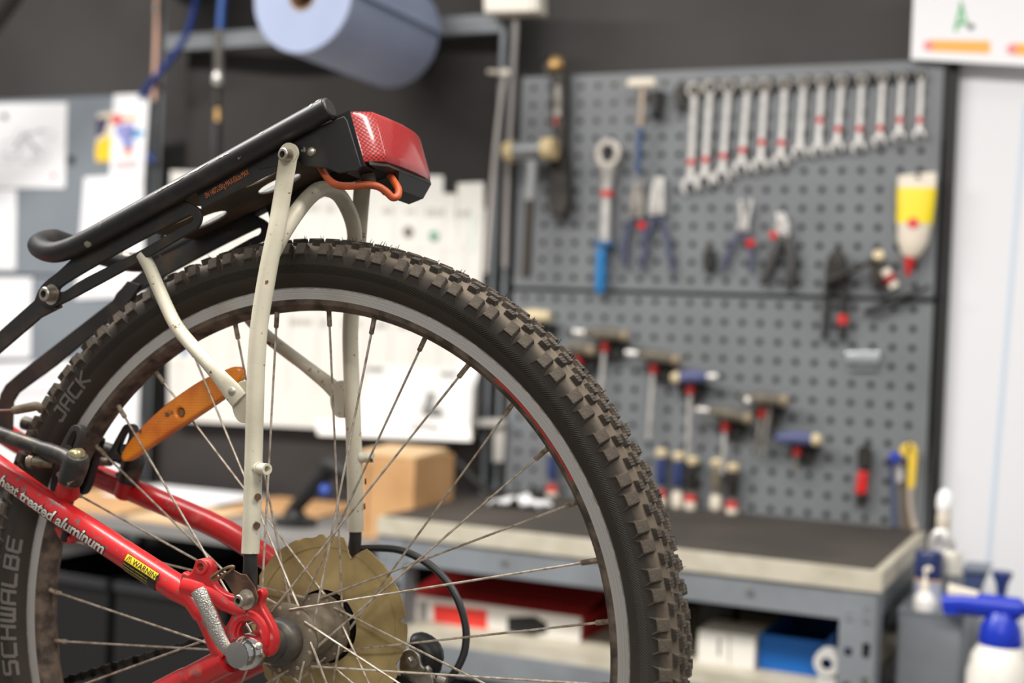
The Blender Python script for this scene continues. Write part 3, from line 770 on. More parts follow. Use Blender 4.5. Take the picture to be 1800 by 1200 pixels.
part('gear_cable', MB().tube(smooth([Q(575, 978, -.080), Q(620, 966, -.082), Q(665, 963, -.084), Q(708, 968, -.086), Q(752, 990, -.087), Q(786, 1022, -.087), Q(808, 1062, -.086), Q(819, 1105, -.085), Q(817, 1142, -.083), Q(806, 1170, -.080), Q(793, 1188, -.078), Q(782, 1196, -.075)], 5), .0033, 10), m_housing, bike)

# ---- amber spoke reflector
aw = [(212, 806), (213, 796), (226, 775), (252, 745), (285, 715), (318, 690), (352, 668), (384, 654), (406, 645), (417, 645), (421, 653), (418, 668), (405, 685), (392, 697), (356, 722), (318, 747), (280, 772), (246, 794), (226, 808), (217, 811)]
am = plate([Vector(v) for v in smooth(q2(aw, .0065), 3, True)], [circle(Q(316, 725, .0065).to_2d(), .0042, 16)], -.0045, .0065, .0022)
ref = part('spoke_reflector', am, m_amber, bike, 'dirty amber reflector clipped between the spokes')
part('reflector_screw', MB().lathe([(0, -.003), (.0041, -.003), (.0036, .003), (0, .003)], 14, Matrix.Translation(Vector((*Q(316, 725, .004).to_2d(), 0)))), mat('dull_screw', (140, 112, 80), .5, .4), ref)
aw2 = [(222, 804), (250, 770), (292, 733), (300, 728), (330, 742), (300, 758), (262, 782), (232, 802)]

# ---- brakes
def bolt(c, d, r, l, m, parent, name='bolt', hexr=.45, washer=0.0, label=None):
    mb = MB()
    if washer: mb.lathe([(0, 0), (washer, 0), (washer, .0012), (0, .0012)], 24, axis(c, d))
    mb.lathe([(0, 0), (r, 0), (r, l - r * .15), (r * .85, l), (r * hexr * 1.05, l), (r * hexr, l - r * .7), (0, l - r * .7)], 20, axis(Vector(c) + Vector(d).normalized() * (.0012 if washer else 0), d))
    o = part(name, mb, m, parent, label)
    part('hex_socket', MB().lathe([(0, l - r * .75), (r * hexr, l - r * .75), (r * hexr, l - r * .62), (0, l - r * .62)], 6, axis(Vector(c) + Vector(d).normalized() * (.0012 if washer else 0), d)), m_hole, o) if parent is bike else None
    return o
m_brake = mat('worn_black_alloy', (50, 48, 46), .42, .35, var=((96, 88, 76), 60, .5, .7))
for sg in (1, -1):
    WX = lambda x, y, n: WQ(x, y, n, sg)
    nb = .066
    arm = MB()
    arm.tube([p for p in smooth([WX(-60, 745, nb), WX(0, 763, nb), WX(60, 784, nb), WX(110, 803, nb), WX(134, 818, nb)], 4)], [.0068] * 10 + [.0078] * 4 + [.0095] * 3, 12, flat=(.9, 1.0))
    arm.tube([p for p in smooth([WX(136, 800, nb + .002), WX(133, 815, nb), WX(126, 836, nb), WX(122, 850, nb)], 4)], [.0085, .0096, .0104, .0108, .0110, .0110, .0110, .0108, .0106, .0104, .0102, .0098, .0092], 16)
    ar = part('brake_arm', arm, m_brake, bike)
    bc = WX(136, 796, nb + .001)
    part('pivot_bolt', MB().lathe([(0, 0), (.0072, 0), (.0070, .0030), (.0055, .0052), (.0025, .0060), (.0022, .0046), (0, .0046)], 18, axis(WX(135, 801, nb), Vector((.08, 1, .25 * sg)))), mat('zinc_gold', (190, 180, 140), .3, .9), ar)
    part('adjusting_screw', MB().tube([WX(48, 811, nb + .004), WX(66, 811, nb + .001), WX(92, 814, nb - .006)], [.0048, .0055, .0040], 12).lathe([(0, 0), (.0062, 0), (.0062, .004), (0, .004)], 14, axis(WX(60, 811, nb + .002), Vector((-1, .1, .3 * sg)))), mat('dirty_steel', (128, 116, 100), .5, .6, var=((74, 64, 52), 120, .4, .65)), ar)
    part('spring', MB().tube([p for p in smooth([WX(104, 832, nb), WX(112, 842, nb + .002), WX(124, 846, nb + .002), WX(136, 838, nb)], 4)], .0028, 8).tube([WX(118, 840, nb + .004), WX(128, 852, nb + .004)], .0050, 10), mat('dirty_steel', (0, 0, 0)), ar)
    q2w = lambda pts, n: [WX(x, y, n).to_2d() for x, y in pts]
    o = [Vector(v) for v in smooth(q2w([(96, 806), (104, 786), (118, 760), (126, 748), (136, 747), (142, 754), (141, 768), (134, 790), (127, 806)], .030), 3, True)]
    hl = [Vector(v) for v in smooth(q2w([(112, 795), (120, 772), (127, 760), (133, 759), (133, 770), (127, 786), (121, 799)], .030), 3, True)]
    ho = plate(o, [hl], min(.022 * sg, .030 * sg), max(.022 * sg, .030 * sg), .001)
    part('pad_carrier', ho, mat('grey_alloy', (74, 72, 70), .5, .4), ar)
    pad = [Vector(v) for v in smooth(q2([(150, 772), (158, 765), (180, 770), (176, 790), (160, 850), (150, 868), (138, 866), (140, 840)], -.018), 3, True)] if sg < 0 else [Vector(v) for v in smooth(q2([(118, 768), (128, 758), (136, 762), (128, 790), (112, 830), (100, 862), (90, 858), (98, 820)], .020), 3, True)]
    part('brake_pad', plate(pad, [], min(.0130 * sg, .0225 * sg), max(.0130 * sg, .0225 * sg), .0015), m_plastic, ar)
    part('pad_bolt', MB().tube([WX(118, 790, .020), WX(118, 790, .060)], .0042, 12), m_plastic, ar)
part('brake_cable', MB().tube([Q(-40, 722, .030), Q(26, 720, .030)], .0011, 6), m_steel, bike)
part('cable_boot', MB().tube(smooth([Q(22, 721, .030), Q(30, 720, .030), Q(50, 716, .030), Q(66, 714, .028), Q(74, 722, .024)], 4), [.0018, .0032, .0038, .0038, .0040, .0040, .0041, .0041, .0042, .0042, .0042, .0042, .0040, .0038, .0036, .0034, .0032], 12), mat('dusty_rubber', (128, 116, 98), .8, var=((96, 86, 70), 80, .4, .7)), bike)

# ---- luggage rack
RN = .056
T0 = Q(100, 437, RN); T1 = Q(577, 190, RN); tdir = (T1 - T0).normalized(); tperp = Vector((-tdir.y, tdir.x, 0))
tr = .0091
fl_ = [T1]
for k in range(1, 5): fl_.append(T1.lerp(Q(172, 413, RN), k / 4))
front = smooth([Q(172, 413, RN), Q(132, 433, RN), Q(100, 443, .0545), Q(78, 440, .047), Q(67, 431, .034), Q(78, 423, .016), Q(96, 420, .0)], 4)
fl_ += front[1:-1]
far_ = [Vector((p.x, p.y, -p.z)) for p in fl_][::-1]
tube_path = fl_ + [front[-1]] + far_
rack = part('rack_rail', MB().tube(tube_path, tr, 24, up=tperp), m_black, bike, 'black tubular rail of the luggage rack')
for sg in (1, -1):
    e = Vector((T1.x, T1.y, T1.z * sg))
    part('end_cap', MB().lathe([(0, -.004), (.0083, -.004), (.0083, .0012), (.0070, .0022), (0, .0022)], 24, axis(e, tdir)), m_blackmat, rack)
# bare metal showing where the paint is scuffed
m_scuff = mat('bare_metal', (206, 198, 184), .5, .3, var=((120, 112, 100), 260, .45, .6))
RA = Q(172, 413, RN); rdir = (T1 - RA).normalized(); rperp = Vector((-rdir.y, rdir.x, 0))
def rail_scuff(xa, xb, a0, a1):
    sa = (Q(xa, 190 + (577 - xa) * .551, RN) - RA).dot(rdir); sb = (Q(xb, 190 + (577 - xb) * .551, RN) - RA).dot(rdir); vs = []; fs = []; K = 8
    for i in range(K + 1):
        s_ = sa + (sb - sa) * i / K; w = (a1 - a0) * (.25 + .75 * math.sin(PI * (i + .4) / (K + .8))) * random.uniform(.7, 1.1); am_ = (a0 + a1) / 2 + random.uniform(-.05, .05)
        for k in range(3):
            a = am_ + w * (k / 2 - .5); p = RA + rdir * s_ + rperp * ((tr + .00025) * math.sin(a)) + Vector((0, 0, (tr + .00025) * math.cos(a))); vs.append(p)
    for i in range(K):
        for k in range(2): fs.append((i * 3 + k, i * 3 + k + 1, i * 3 + k + 4, i * 3 + k + 3))
    part('paint_scuff', MB().add(vs, fs), m_scuff, rack)
rail_scuff(286, 336, .42, .62); rail_scuff(344, 378, .48, .68); rail_scuff(392, 416, .40, .50); rail_scuff(468, 476, .6, .75); rail_scuff(556, 562, .5, .9); rail_scuff(566, 574, .7, 1.1)
# deck sheet hung between the rails
def rk(s, h, z): return T0 + tdir * s + tperp * h + Vector((0, 0, z - T0.z))
L_ = (T1 - T0).length
def rel(x, y, n):        # along the rail, below the rail
    p = Q(x, y, n) - T0; return p.dot(tdir), p.dot(tperp)
s_a, _ = rel(240, 440, 0); s_b = L_ - .012
deck_o = [Vector((s_a + .03, -.050)), Vector((s_b, -.050)), Vector((s_b, .050)), Vector((s_a + .03, .050))]
ov = [circle((s_a + (s_b - s_a) * t, c), .0125, 18) for t in (.28, .62) for c in (-.018, .018)]
for h in ov:
    cx = sum(p.x for p in h) / len(h)
    for p in h: p.x = cx + (p.x - cx) * 1.7
dk = plate(deck_o, ov, -.0008, .0008)
dm_ = frame(tdir, Vector((0, 0, 1)), tdir.cross(Vector((0, 0, 1))), rk(0, -.0085, 0))
deck = MB().add([dm_ @ Vector(v) for v in dk.v], dk.f)
part('deck_sheet', deck, m_under, rack, 'dusty underside of the rack deck with oval holes')
for sg in (1, -1):
    a = rel(345, 352, RN); b = rel(560, 240, RN)
    part('deck_lip', MB().hexa([rk(a[0], -.010, .050 * sg), rk(b[0] + .02, -.010, .050 * sg), rk(b[0] + .02, -.010, .052 * sg), rk(a[0], -.010, .052 * sg)], [rk(a[0] - .0, -.0250, .050 * sg), rk(b[0] + .02, -.0250, .050 * sg), rk(b[0] + .02, -.0250, .052 * sg), rk(a[0] - .0, -.0250, .052 * sg)]), m_blackmat, rack)
tx = text_mb('EN 14872-25Kg MAX-55Lbs MAX', .0068, .0, .0, .92)
a = Q(363, 349, .0525); tw = max(v[0] for v in tx.v); wl = (Q(439, 306, .0525) - a).length; td2 = (Q(439, 306, .0525) - a).normalized(); tp2 = Vector((-td2.y, td2.x, 0))
tx.v = [tuple(a + td2 * (v[0] * wl / tw) + tp2 * v[1] + Vector((0, 0, .0006))) for v in tx.v]
part('load_lettering', tx, mat('orange_print', (200, 112, 66), .6), rack)
# slotted adjuster straps and struts to the frame
for sg in (1, -1):
    zc = .0515; n0, n1 = sorted((zc * sg, (zc - .004) * sg)) if sg > 0 else sorted((-zc, -(zc - .004)))
    o = [Vector(v) for v in smooth(q2([(66, 522), (69, 507), (80, 494), (104, 475), (128, 452), (150, 428), (230, 384), (300, 350), (326, 354), (348, 366), (353, 380), (347, 398), (330, 410), (240, 462), (150, 511), (106, 534), (86, 540), (73, 535)], zc), 3, True)]
    hl = [Vector(v) for v in smooth(q2([(103, 506), (150, 476), (250, 420), (316, 386), (334, 378), (339, 382), (335, 391), (318, 399), (240, 443), (150, 488), (112, 512)], zc), 3, True)]
    part('adjuster_strap', plate(o, [hl], n0, n1, .0006), m_blackmat, rack)
    z2 = .056 * sg; z3 = .060 * sg
    bb = Q(83, 517, .0575); 
    sb = MB(); lo_, hi_ = min(.0475 * sg, .0440 * sg), max(.0475 * sg, .0440 * sg)
    if sg > 0:
        o = q2([(108, 540), (98, 502), (70, 508), (62, 528), (0, 583), (-90, 660), (-168, 724), (-172, 742), (-150, 748), (-90, 697), (0, 620), (72, 558)], .046)
    else:
        o = q2([(248, 500), (226, 494), (205, 520), (200, 528), (90, 613), (40, 652), (12, 676), (3, 692), (0, 705), (0, 760), (22, 760), (24, 706), (34, 690), (100, 642), (170, 584), (226, 536)], -.046)
    part('strut', plate(o, [], lo_, hi_, .0005), m_blackmat, rack)
    c = Vector((bb.x, bb.y, .0515 * sg))
    bolt(c, Vector((-.12, 0, 1 * sg)), .0062, .0085, m_steel if sg > 0 else m_rust, bike, 'strut_bolt', .5, .0090)
part('wire_loop', MB().tube([Q(83 + 17 + 9 * math.cos(t), 532 + 11 * math.sin(t), .050) for t in [PI * k / 10 for k in range(11)]], .0005, 6), m_rust, rack)
# cream legs
LEGC = [(508, 268), (503, 300), (496, 345), (487, 400), (476, 450), (466, 505), (456, 570), (451, 633), (448, 720), (446, 800), (443, 900), (440, 972)]
LEGN = [.0600, .0605, .0620, .064, .066, .0685, .071, .0735, .076, .078, .080, .0815]
legp = [Q(x, y, n) for (x, y), n in zip(LEGC, LEGN)]
top_ext = Q(509, 262, .0600)
FLT = [(.20, 1.22), (.22, 1.20), (.5, 1.14), (.75, 1.1), (.9, 1.06), (1, 1.04)] + [(1, 1)] * 6
for sg in (1, -1):
    fz = lambda p: Vector((p.x, p.y, p.z * sg))
    sp_ = smooth(legp, 4); flt = []
    for i in range(len(sp_)):
        k = min(i / 4, len(FLT) - 1); a_ = int(k); b_ = min(a_ + 1, len(FLT) - 1); t = k - a_
        flt.append((FLT[a_][0] * (1 - t) + FLT[b_][0] * t, FLT[a_][1] * (1 - t) + FLT[b_][1] * t))
    lm = MB().tube([fz(p) for p in sp_], [.0070] * len(sp_), 22, flat=flt, up=(0, 0, 1))
    ends = MB().lathe([(0, -.0014), (.0085, -.0014), (.0085, .0014), (0, .0014)], 28, Matrix.Translation(fz(Q(508, 270, .0600))))
    lm.add(ends.v, ends.f)
    leg = part('rack_leg', lm, m_cream, bike, 'cream painted tubular rack leg')
    bolt(fz(Q(507, 273, .0613)), Vector((-.18, .0, 1 * sg)), .0052, .0072, m_steel, bike, 'leg_bolt', .5)
    st0 = Q(455, 823, .080); 
    part('threaded_boss', MB().lathe([(0, 0), (.0058, 0), (.0052, .003), (.0045, .003), (.0045, .0125), (.0026, .0125), (.0022, .0085), (0, .0085)], 16, axis(fz(Q(453, 823, .0795)), Vector((.93, 0, .36 * sg)))), m_cream, leg)
    for (hx, hy) in ((452, 872), (450, 922)):
        part('leg_hole', MB().lathe([(0, 0), (.0028, 0), (.0028, .0008), (0, .0008)], 14, axis(fz(Q(hx - 4, hy, .0800)) + Vector((.0052, 0, .0040 * sg)), Vector((.78, 0, .62 * sg)))), m_rust, leg)
    foot = [Q(440, 965, .0815), Q(440, 985, .0815), Q(440, 1003, .0808), Q(439, 1020, .0800), Q(437, 1040, .0798), Q(434, 1060, .0798)]
    part('leg_foot', MB().tube([fz(p) for p in foot], [.0055, .0055, .0062, .0070, .0078, .0080], 16, flat=[(1, 1), (1, 1), (.7, 1), (.42, 1), (.28, 1.02), (.26, 1.0)], up=(0, 0, 1)), m_blackmat, leg)
    # ear on the leg and the brace that runs forward to the deck
    ec = Q(429, 706, .0745)
    ear = [Vector((ec.x - .0105 * math.cos(t) - .000, ec.y + .0165 * math.sin(t))) for t in [-PI / 2 + PI * k / 12 for k in range(13)]] + [Vector((ec.x + .004, ec.y + .0165)), Vector((ec.x + .004, ec.y - .0165))]
    part('leg_ear', plate(ear, [], min(.0735 * sg, .0760 * sg), max(.0735 * sg, .0760 * sg), .0004), m_cream, leg)
    bp = [Q(250, 448, .047), Q(262, 468, .048), Q(278, 505, .052), Q(299, 552, .058), Q(313, 577, .062), Q(333, 602, .066), Q(360, 632, .071), Q(380, 655, .0745), Q(396, 674, .0775), Q(410, 690, .0785), Q(420, 703, .0785)]
    sp2 = smooth(bp, 3); nn = len(sp2)
    fl2 = [(1, 1) if i < nn - 12 else (max(.24, 1 - .12 * (i - nn + 12)), min(1.45, 1 + .06 * (i - nn + 12))) for i in range(nn)]
    br = part('rack_brace', MB().tube([fz(p) for p in sp2], [.0056] * nn, 16, flat=fl2, up=(0, 0, 1)), m_cream, bike, 'cream brace between rack deck and leg')
    part('rivet', MB().lathe([(0, 0), (.0036, 0), (.0030, .0014), (.0014, .0022), (0, .0024)], 16, axis(fz(Q(408, 688, .0795)), Vector((0, 0, sg)))), m_steel, br)
arch = [Q(478, 447, .0610), Q(496, 412, .0575), Q(520, 375, .046), Q(543, 347, .030), Q(565, 332, .012)]
arch = arch + [Vector((p.x, p.y, -p.z)) for p in arch[::-1]]
part('rack_arch', MB().tube(smooth(arch, 5), .0066, 18), m_cream, bike, 'cream arch joining both rack legs over the tyre')
# rusty tab and bolt at the dropout
tab = [Vector(v) for v in q2([(392, 1016), (399, 1004), (409, 1001), (424, 1009), (432, 1009), (448, 1032), (453, 1050), (449, 1064), (437, 1072), (424, 1070), (416, 1062), (411, 1046), (401, 1030)], .0862)]
tb = part('stay_tab', plate(tab, [], .0846, .0862, .0004), m_rust, bike, 'rusty bent steel tab under the rack bolt')
part('tab_loop', MB().tube([Q(391 + 23 * math.cos(t) * .85 - 7 * math.sin(t) * .35, 1007 - 23 * math.cos(t) * .48 - 7 * math.sin(t) * .6, .084 + .004 * math.cos(t)) for t in [2 * PI * k / 24 for k in range(24)]], .0013, 8, closed=True), mat('zinc_rust', (150, 126, 100), .4, .7, var=((90, 66, 48), 80, .4, .65)), tb)
bolt(Q(434, 1053, .0862), Vector((-.15, 0, 1)), .0048, .0088, m_steel, bike, 'stay_bolt', .45, .0078)
# rear bracket and rivet
for sg in (1, -1):
    z = sorted((.0525 * sg, .0500 * sg))
    o = q2([(440, 285), (500, 258), (560, 222), (604, 204), (610, 212), (634, 292), (628, 300), (594, 304), (575, 296), (530, 291), (524, 283), (500, 290), (455, 298)], .0525)
    part('rear_bracket', plate(o, [], z[0], z[1], .0006), m_black, rack)
    part('rivet', MB().lathe([(0, 0), (.0042, 0), (.0036, .0016), (.0018, .0026), (0, .0028)], 18, axis(Vector((*Q(547, 267, .0525).to_2d(), .0525 * sg)), Vector((0, 0, sg)))), m_steel, rack)
# red reflector lamp across the back of the rack
P0 = Q(613, 197, .050); P1 = Q(637, 285, .050); hv = (P1 - P0); hl_ = hv.length; hd = hv.normalized(); fd = Vector((-hd.y, hd.x, 0))
if fd.x < 0: fd = -fd
def rp_(h, dep, z): return P0 + hd * (h + (.050 - z) * .055) + fd * dep + Vector((0, 0, z - .050))
def shell(plan, h0, h1, ins):
    """box with a bulged plan: plan = [(z, depth)]"""
    mb = MB(); K = len(plan); rows = [(h0 + ins * .0, .80), (h0 + ins * .35, .93), (h0 + ins, 1.0), (h1 - ins, 1.0), (h1 - ins * .35, .93), (h1, .80)]
    vs = []
    for h, k in rows:
        for z, d in plan: vs.append(rp_(h, d if d <= .002 else .002 + (d - .002) * k, z * (1 - (1 - k) * .08)))
    fs = []
    for i in range(len(rows) - 1):
        for j in range(K - 1): fs.append((i * K + j, i * K + j + 1, (i + 1) * K + j + 1, (i + 1) * K + j))
        fs.append((i * K + K - 1, i * K, (i + 1) * K, (i + 1) * K + K - 1))
    fs.append(tuple(range(K))); fs.append(tuple((len(rows) - 1) * K + j for j in range(K))[::-1])
    return mb.add(vs, fs)
m_lens = mat('red_lens', (196, 24, 26), .34, coat=.8)
def lens_pattern(m):
    """prism cells on the side strip, fine ruling on the broad face"""
    nt = m.node_tree; N = nt.nodes; L = nt.links; tc = N.new('ShaderNodeTexCoord')
    dh = N.new('ShaderNodeVectorMath'); dh.operation = 'DOT_PRODUCT'; dh.inputs[1].default_value = hd; L.new(tc.outputs['Object'], dh.inputs[0])
    sx = N.new('ShaderNodeSeparateXYZ'); L.new(tc.outputs['Object'], sx.inputs[0])
    cx = N.new('ShaderNodeCombineXYZ'); L.new(sx.outputs[2], cx.inputs[0]); L.new(dh.outputs['Value'], cx.inputs[1])
    mp = N.new('ShaderNodeMapping'); mp.inputs['Rotation'].default_value = (0, 0, PI / 4); L.new(cx.outputs[0], mp.inputs['Vector'])
    def cells(scale, lo, hi, c0, c1):
        v = N.new('ShaderNodeTexVoronoi'); v.voronoi_dimensions = '2D'; v.inputs['Scale'].default_value = scale; v.inputs['Randomness'].default_value = 0.0; L.new(mp.outputs[0], v.inputs['Vector'])
        r = N.new('ShaderNodeMapRange'); r.inputs['From Min'].default_value = lo; r.inputs['From Max'].default_value = hi; L.new(v.outputs['Distance'], r.inputs['Value'])
        mx = N.new('ShaderNodeMix'); mx.data_type = 'RGBA'; L.new(r.outputs['Result'], mx.inputs['Factor'])
        mx.inputs[6].default_value = (*lin(c0), 1); mx.inputs[7].default_value = (*lin(c1), 1)
        return mx.outputs[2], v.outputs['Distance']
    ca, da = cells(400, .22, .60, (196, 42, 32), (84, 6, 8))
    cb, db = cells(760, .15, .65, (176, 40, 38), (138, 22, 24))
    g = N.new('ShaderNodeMath'); g.operation = 'GREATER_THAN'; g.inputs[1].default_value = .0338; L.new(sx.outputs[2], g.inputs[0])
    mx = N.new('ShaderNodeMix'); mx.data_type = 'RGBA'; L.new(g.outputs[0], mx.inputs['Factor']); L.new(cb, mx.inputs[6]); L.new(ca, mx.inputs[7])
    L.new(mx.outputs[2], N['Principled BSDF'].inputs['Base Color'])
    b = N.new('ShaderNodeBump'); b.inputs['Strength'].default_value = .25; b.inputs['Distance'].default_value = .001
    L.new(da, b.inputs['Height']); L.new(b.outputs['Normal'], N['Principled BSDF'].inputs['Normal'])
lens_pattern(m_lens)
plan = [(.050, 0), (.0488, .0030), (.0350, .0128), (.0325, .0138), (.010, .0156), (-.015, .0156), (-.034, .0142), (-.046, .0115), (-.0530, .0065), (-.0558, .002), (-.056, 0)]
lamp = part('rear_reflector', shell(plan, 0, hl_, .006), m_lens, bike, 'red patterned reflector lamp on the back of the rack')
hm = MB()
pl2 = [(.0505, .0012), (-.0560, .0012), (-.055, -.016), (.050, -.016)]
def slab(pl, h0, h1): return MB().hexa([rp_(h0, d, z) for z, d in pl], [rp_(h1, d, z) for z, d in pl])
part('lamp_housing', slab(pl2, -.001, hl_ + .0035), m_plastic, lamp)
part('housing_lip', slab([(.047, .0040), (.028, .0105), (-.045, .0105), (-.053, -.012)], hl_ - .001, hl_ + .0030), m_blackmat, lamp)
part('housing_keel', MB().hexa([rp_(hl_ + .003, .010, .010), rp_(hl_ + .003, .010, -.046), rp_(hl_ + .003, -.016, -.046), rp_(hl_ + .003, -.016, .010)], [rp_(hl_ + .014, .002, .004), rp_(hl_ + .014, .002, -.040), rp_(hl_ + .014, -.012, -.040), rp_(hl_ + .014, -.012, .004)]), m_plastic, lamp)
part('mount_stud', MB().tube([rp_(hl_ + .002, -.008, .030), rp_(hl_ + .010, -.010, .028)], .006, 12), m_under, lamp)
part('dynamo_cable', MB().tube(smooth([Q(558, 280, .035), Q(566, 297, .040), Q(575, 312, .042), Q(590, 324, .042), Q(612, 327, .040), Q(640, 325, .036), Q(662, 327, .032), Q(678, 336, .028), Q(690, 347, .024), Q(699, 344, .020), Q(700, 332, .016), Q(692, 318, .012), Q(684, 306, .010)], 5), .0030, 12), m_cable, bike, 'orange cable looping to the rear lamp')

# ---- saddle above the frame, outside the picture, and the stand that holds the bicycle up
ST = CL0 + up_st * .30; fw = Vector((-math.cos(.49), -math.sin(.49), 0))
part('saddle', MB().tube([ST - fw * .13 + up_st * .035, ST - fw * .10 + up_st * .04, ST - fw * .02 + up_st * .04, ST + fw * .08 + up_st * .035, ST + fw * .15 + up_st * .02], [.02, .062, .058, .028, .016], 20, flat=[(1, .5), (1, .42), (1, .42), (1, .7), (1, .9)], up=(0, 0, 1)), m_plastic, bike)
part('saddle_clamp', MB().tube([ST, ST + up_st * .03], .018, 16), m_steel, bike)
# ================================================================= tools on the boards
m_tool = mat('tool_chrome', (226, 223, 219), .30, .55, var=((196, 192, 186), 40, .4, .7))
m_toold = mat('tool_steel', (172, 167, 160), .38, .55, var=((118, 112, 104), 40, .4, .7))
m_tape = mat('red_tape', (206, 48, 44), .5)
m_dk = mat('dark_tool', (40, 37, 34), .5, .3, var=((64, 58, 50), 30, .45, .7))
m_blk = mat('matt_black', (20, 20, 20), .55)
m_tan = mat('tan_plastic', (214, 196, 158), .45)
m_blue = mat('blue_plastic', (30, 116, 176), .4)
m_navy = mat('navy_grip', (44, 58, 104), .5)
m_redp = mat('red_plastic', (206, 34, 34), .4)
m_ivory = mat('ivory_plastic', (232, 222, 204), .4)
def bplate(pts, z0, z1, holes=(), bevel=.0, sm=0):
    o = b2(pts, z1)
    if sm: o = [Vector(v) for v in smooth(o, sm, True)]
    return plate(o, [b2(h, z1) if not isinstance(h[0], Vector) else h for h in holes], z0, z1, bevel)
def btube(pts, z, r, seg=12, k=4, flat=None):
    P = [B(p[0], p[1], p[2] if len(p) > 2 else z) for p in pts]
    if k > 1 and len(P) > 2: P = smooth(P, k)
    if isinstance(r, (list, tuple)):
        n = len(P); rr = []
        for i in range(n):
            t = i / (n - 1) * (len(r) - 1); a = min(int(t), len(r) - 2); rr.append(r[a] + (r[a + 1] - r[a]) * (t - a))
        r = rr
    return MB().tube(P, r, seg, flat=flat, up=(0, 0, 1))
PX = .00118               # metres per pixel on the board, roughly
def band(parent, a, b, z, r, m=m_tape, name='tape_band', flat=None):
    return part(name, MB().tube([B(*a, z), B(*b, z)], r, 14, flat=flat, up=(0, 0, 1)), m, parent)

# ---- combination spanners
rings = [(1220.3, 158.6), (1248.7, 154), (1281, 152.5), (1315, 151.5), (1345, 150), (1379.7, 148.5), (1412.7, 144.8), (1445, 143), (1480, 143), (1515.4, 141.7), (1551.8, 137), (1585.4, 135.5), (1620, 133)]
jaws = [(1213, 327), (1238, 317), (1268.7, 310), (1302.6, 296), (1336.5, 291), (1372, 283.5), (1405, 268), (1438, 265), (1470.7, 260), (1509, 259), (1546, 248), (1580, 240), (1615.6, 237)]
bands = [285, 280, 274, 264, 250, 251, None, 211, 226.5, 226.5, 225, 211, 211]
rail = thing('spanner_rail', 'steel rail carrying the row of spanners, bar blackened to shade the ring holes', 'tool rail', BOARD, B(1400, 150, 0))
part('ring_shade_bar', MB().tube([B(1196, 163, .006), B(1626, 133, .006)], .0095, 8, flat=(.5, 1), up=(0, 0, 1)), m_blk, rail)  # bar thickened and coloured black so the ring holes look shaded
part('end_block', bplate([(1186, 150), (1203, 148), (1202, 190), (1188, 192)], .001, .020), m_dk, rail)
ORD = ['longest', 'second longest', 'third longest', 'fourth longest', 'fifth longest', 'sixth longest', 'seventh longest', 'eighth longest', 'ninth longest', 'tenth longest', 'third shortest', 'second shortest', 'shortest']
for i, ((rx, ry), (jx, jy), bd) in enumerate(zip(rings, jaws, bands)):
    k = i / 12; zb = .0125 + .001 * (i % 2)
    R_ = B(rx, ry, zb); J_ = B(jx, jy, zb); ro = .0165 - .0072 * k; ri = ro * .56; rj = .0200 - .0082 * k; w = .0068 - .0022 * k
    lab = ('chrome combination spanner without tape between the taped ones' if bd is None else 'chrome combination spanner with red tape, ' + ORD[i] + ' in the row')
    t = thing('combination_spanner', lab, 'spanner', BOARD, J_, 'combination spanners on the upper board')
    d = (J_ - R_).normalized(); nrm = Vector((-d.y, d.x, 0))
    part('ring_end', plate(circle(R_, ro, 20), [circle(R_, ri, 12)], zb - .004, zb + .004 - .0008 * k, .0012), m_toold, t)
    part('shank', MB().tube([R_ + d * (ro * .85), R_ + d * (ro * 1.6), R_.lerp(J_, .5), J_ - d * (rj * 1.3), J_ - d * (rj * .55)], [w * 1.2, w, w * .92, w, w * 1.3], 14, flat=(.45, 1), up=(0, 0, 1)), m_tool, t)
    jo = d * math.cos(.26) + nrm * math.sin(.26); jn = Vector((-jo.y, jo.x, 0))
    a_ = []
    for q in range(17):
        th = .62 + (2 * PI - 1.24) * q / 16; p = J_ + jo * (rj * math.cos(th)) + jn * (rj * math.sin(th)); a_.append(p.to_2d())
    g = rj * .48
    a_ += [(J_ + jo * (rj * .75) - jn * g).to_2d(), (J_ - jo * (rj * .15) - jn * g).to_2d(), (J_ - jo * (rj * .38)).to_2d(), (J_ - jo * (rj * .15) + jn * g).to_2d(), (J_ + jo * (rj * .75) + jn * g).to_2d()]
    part('open_end', plate(a_, [], zb - .0035, zb + .0045, .0012), m_tool, t)
    if bd:
        f0 = (bd - 5 - ry) / (jy - ry); f1 = (bd + 5 - ry) / (jy - ry)
        part('tape_band', MB().tube([R_.lerp(J_, f0), R_.lerp(J_, f1)], w * 1.18, 14, flat=(.52, 1), up=(0, 0, 1)), m_tape, t)
    part_h = part('hang_peg', MB().tube([R_ + Vector((0, ri * .6, -.014)), R_ + Vector((0, ri * .6, .006))], .0020, 8), m_dk, rail)

# ---- mallet
t = thing('mallet', 'dead-blow mallet with tan faces and dark ribbed grip', 'mallet', BOARD, B(924, 487, .070))
part('head', btube([(904, 266), (965, 262)], .070, .0195, 24, 1), mat('mallet_head', (132, 134, 136), .45, .4), t)
part('face', btube([(890, 267.5), (905, 266)], .070, [.0225, .0235], 24, 1), mat('tan_rubber', (196, 176, 132), .55), t)
part('face', btube([(956, 262.5), (976, 261)], .070, [.0250, .0245], 24, 1), mat('tan_rubber', (0, 0, 0)), t)
part('handle', btube([(936, 282), (932, 352)], .070, [.0125, .0120], 16, 1), mat('grey_handle', (150, 152, 153), .4, .3), t)
g_ = [(931, 352), (928, 420), (925, 487)]
part('grip', btube(g_, .070, [.0105, .0110, .0112], 16, 6), mat('ribbed_grip', (58, 50, 44), .7, bump=(300, .4)), t)
part('hanger', btube([(938, 250, .0), (938, 250, .060)], .0, .004, 8, 1), m_dk, t)
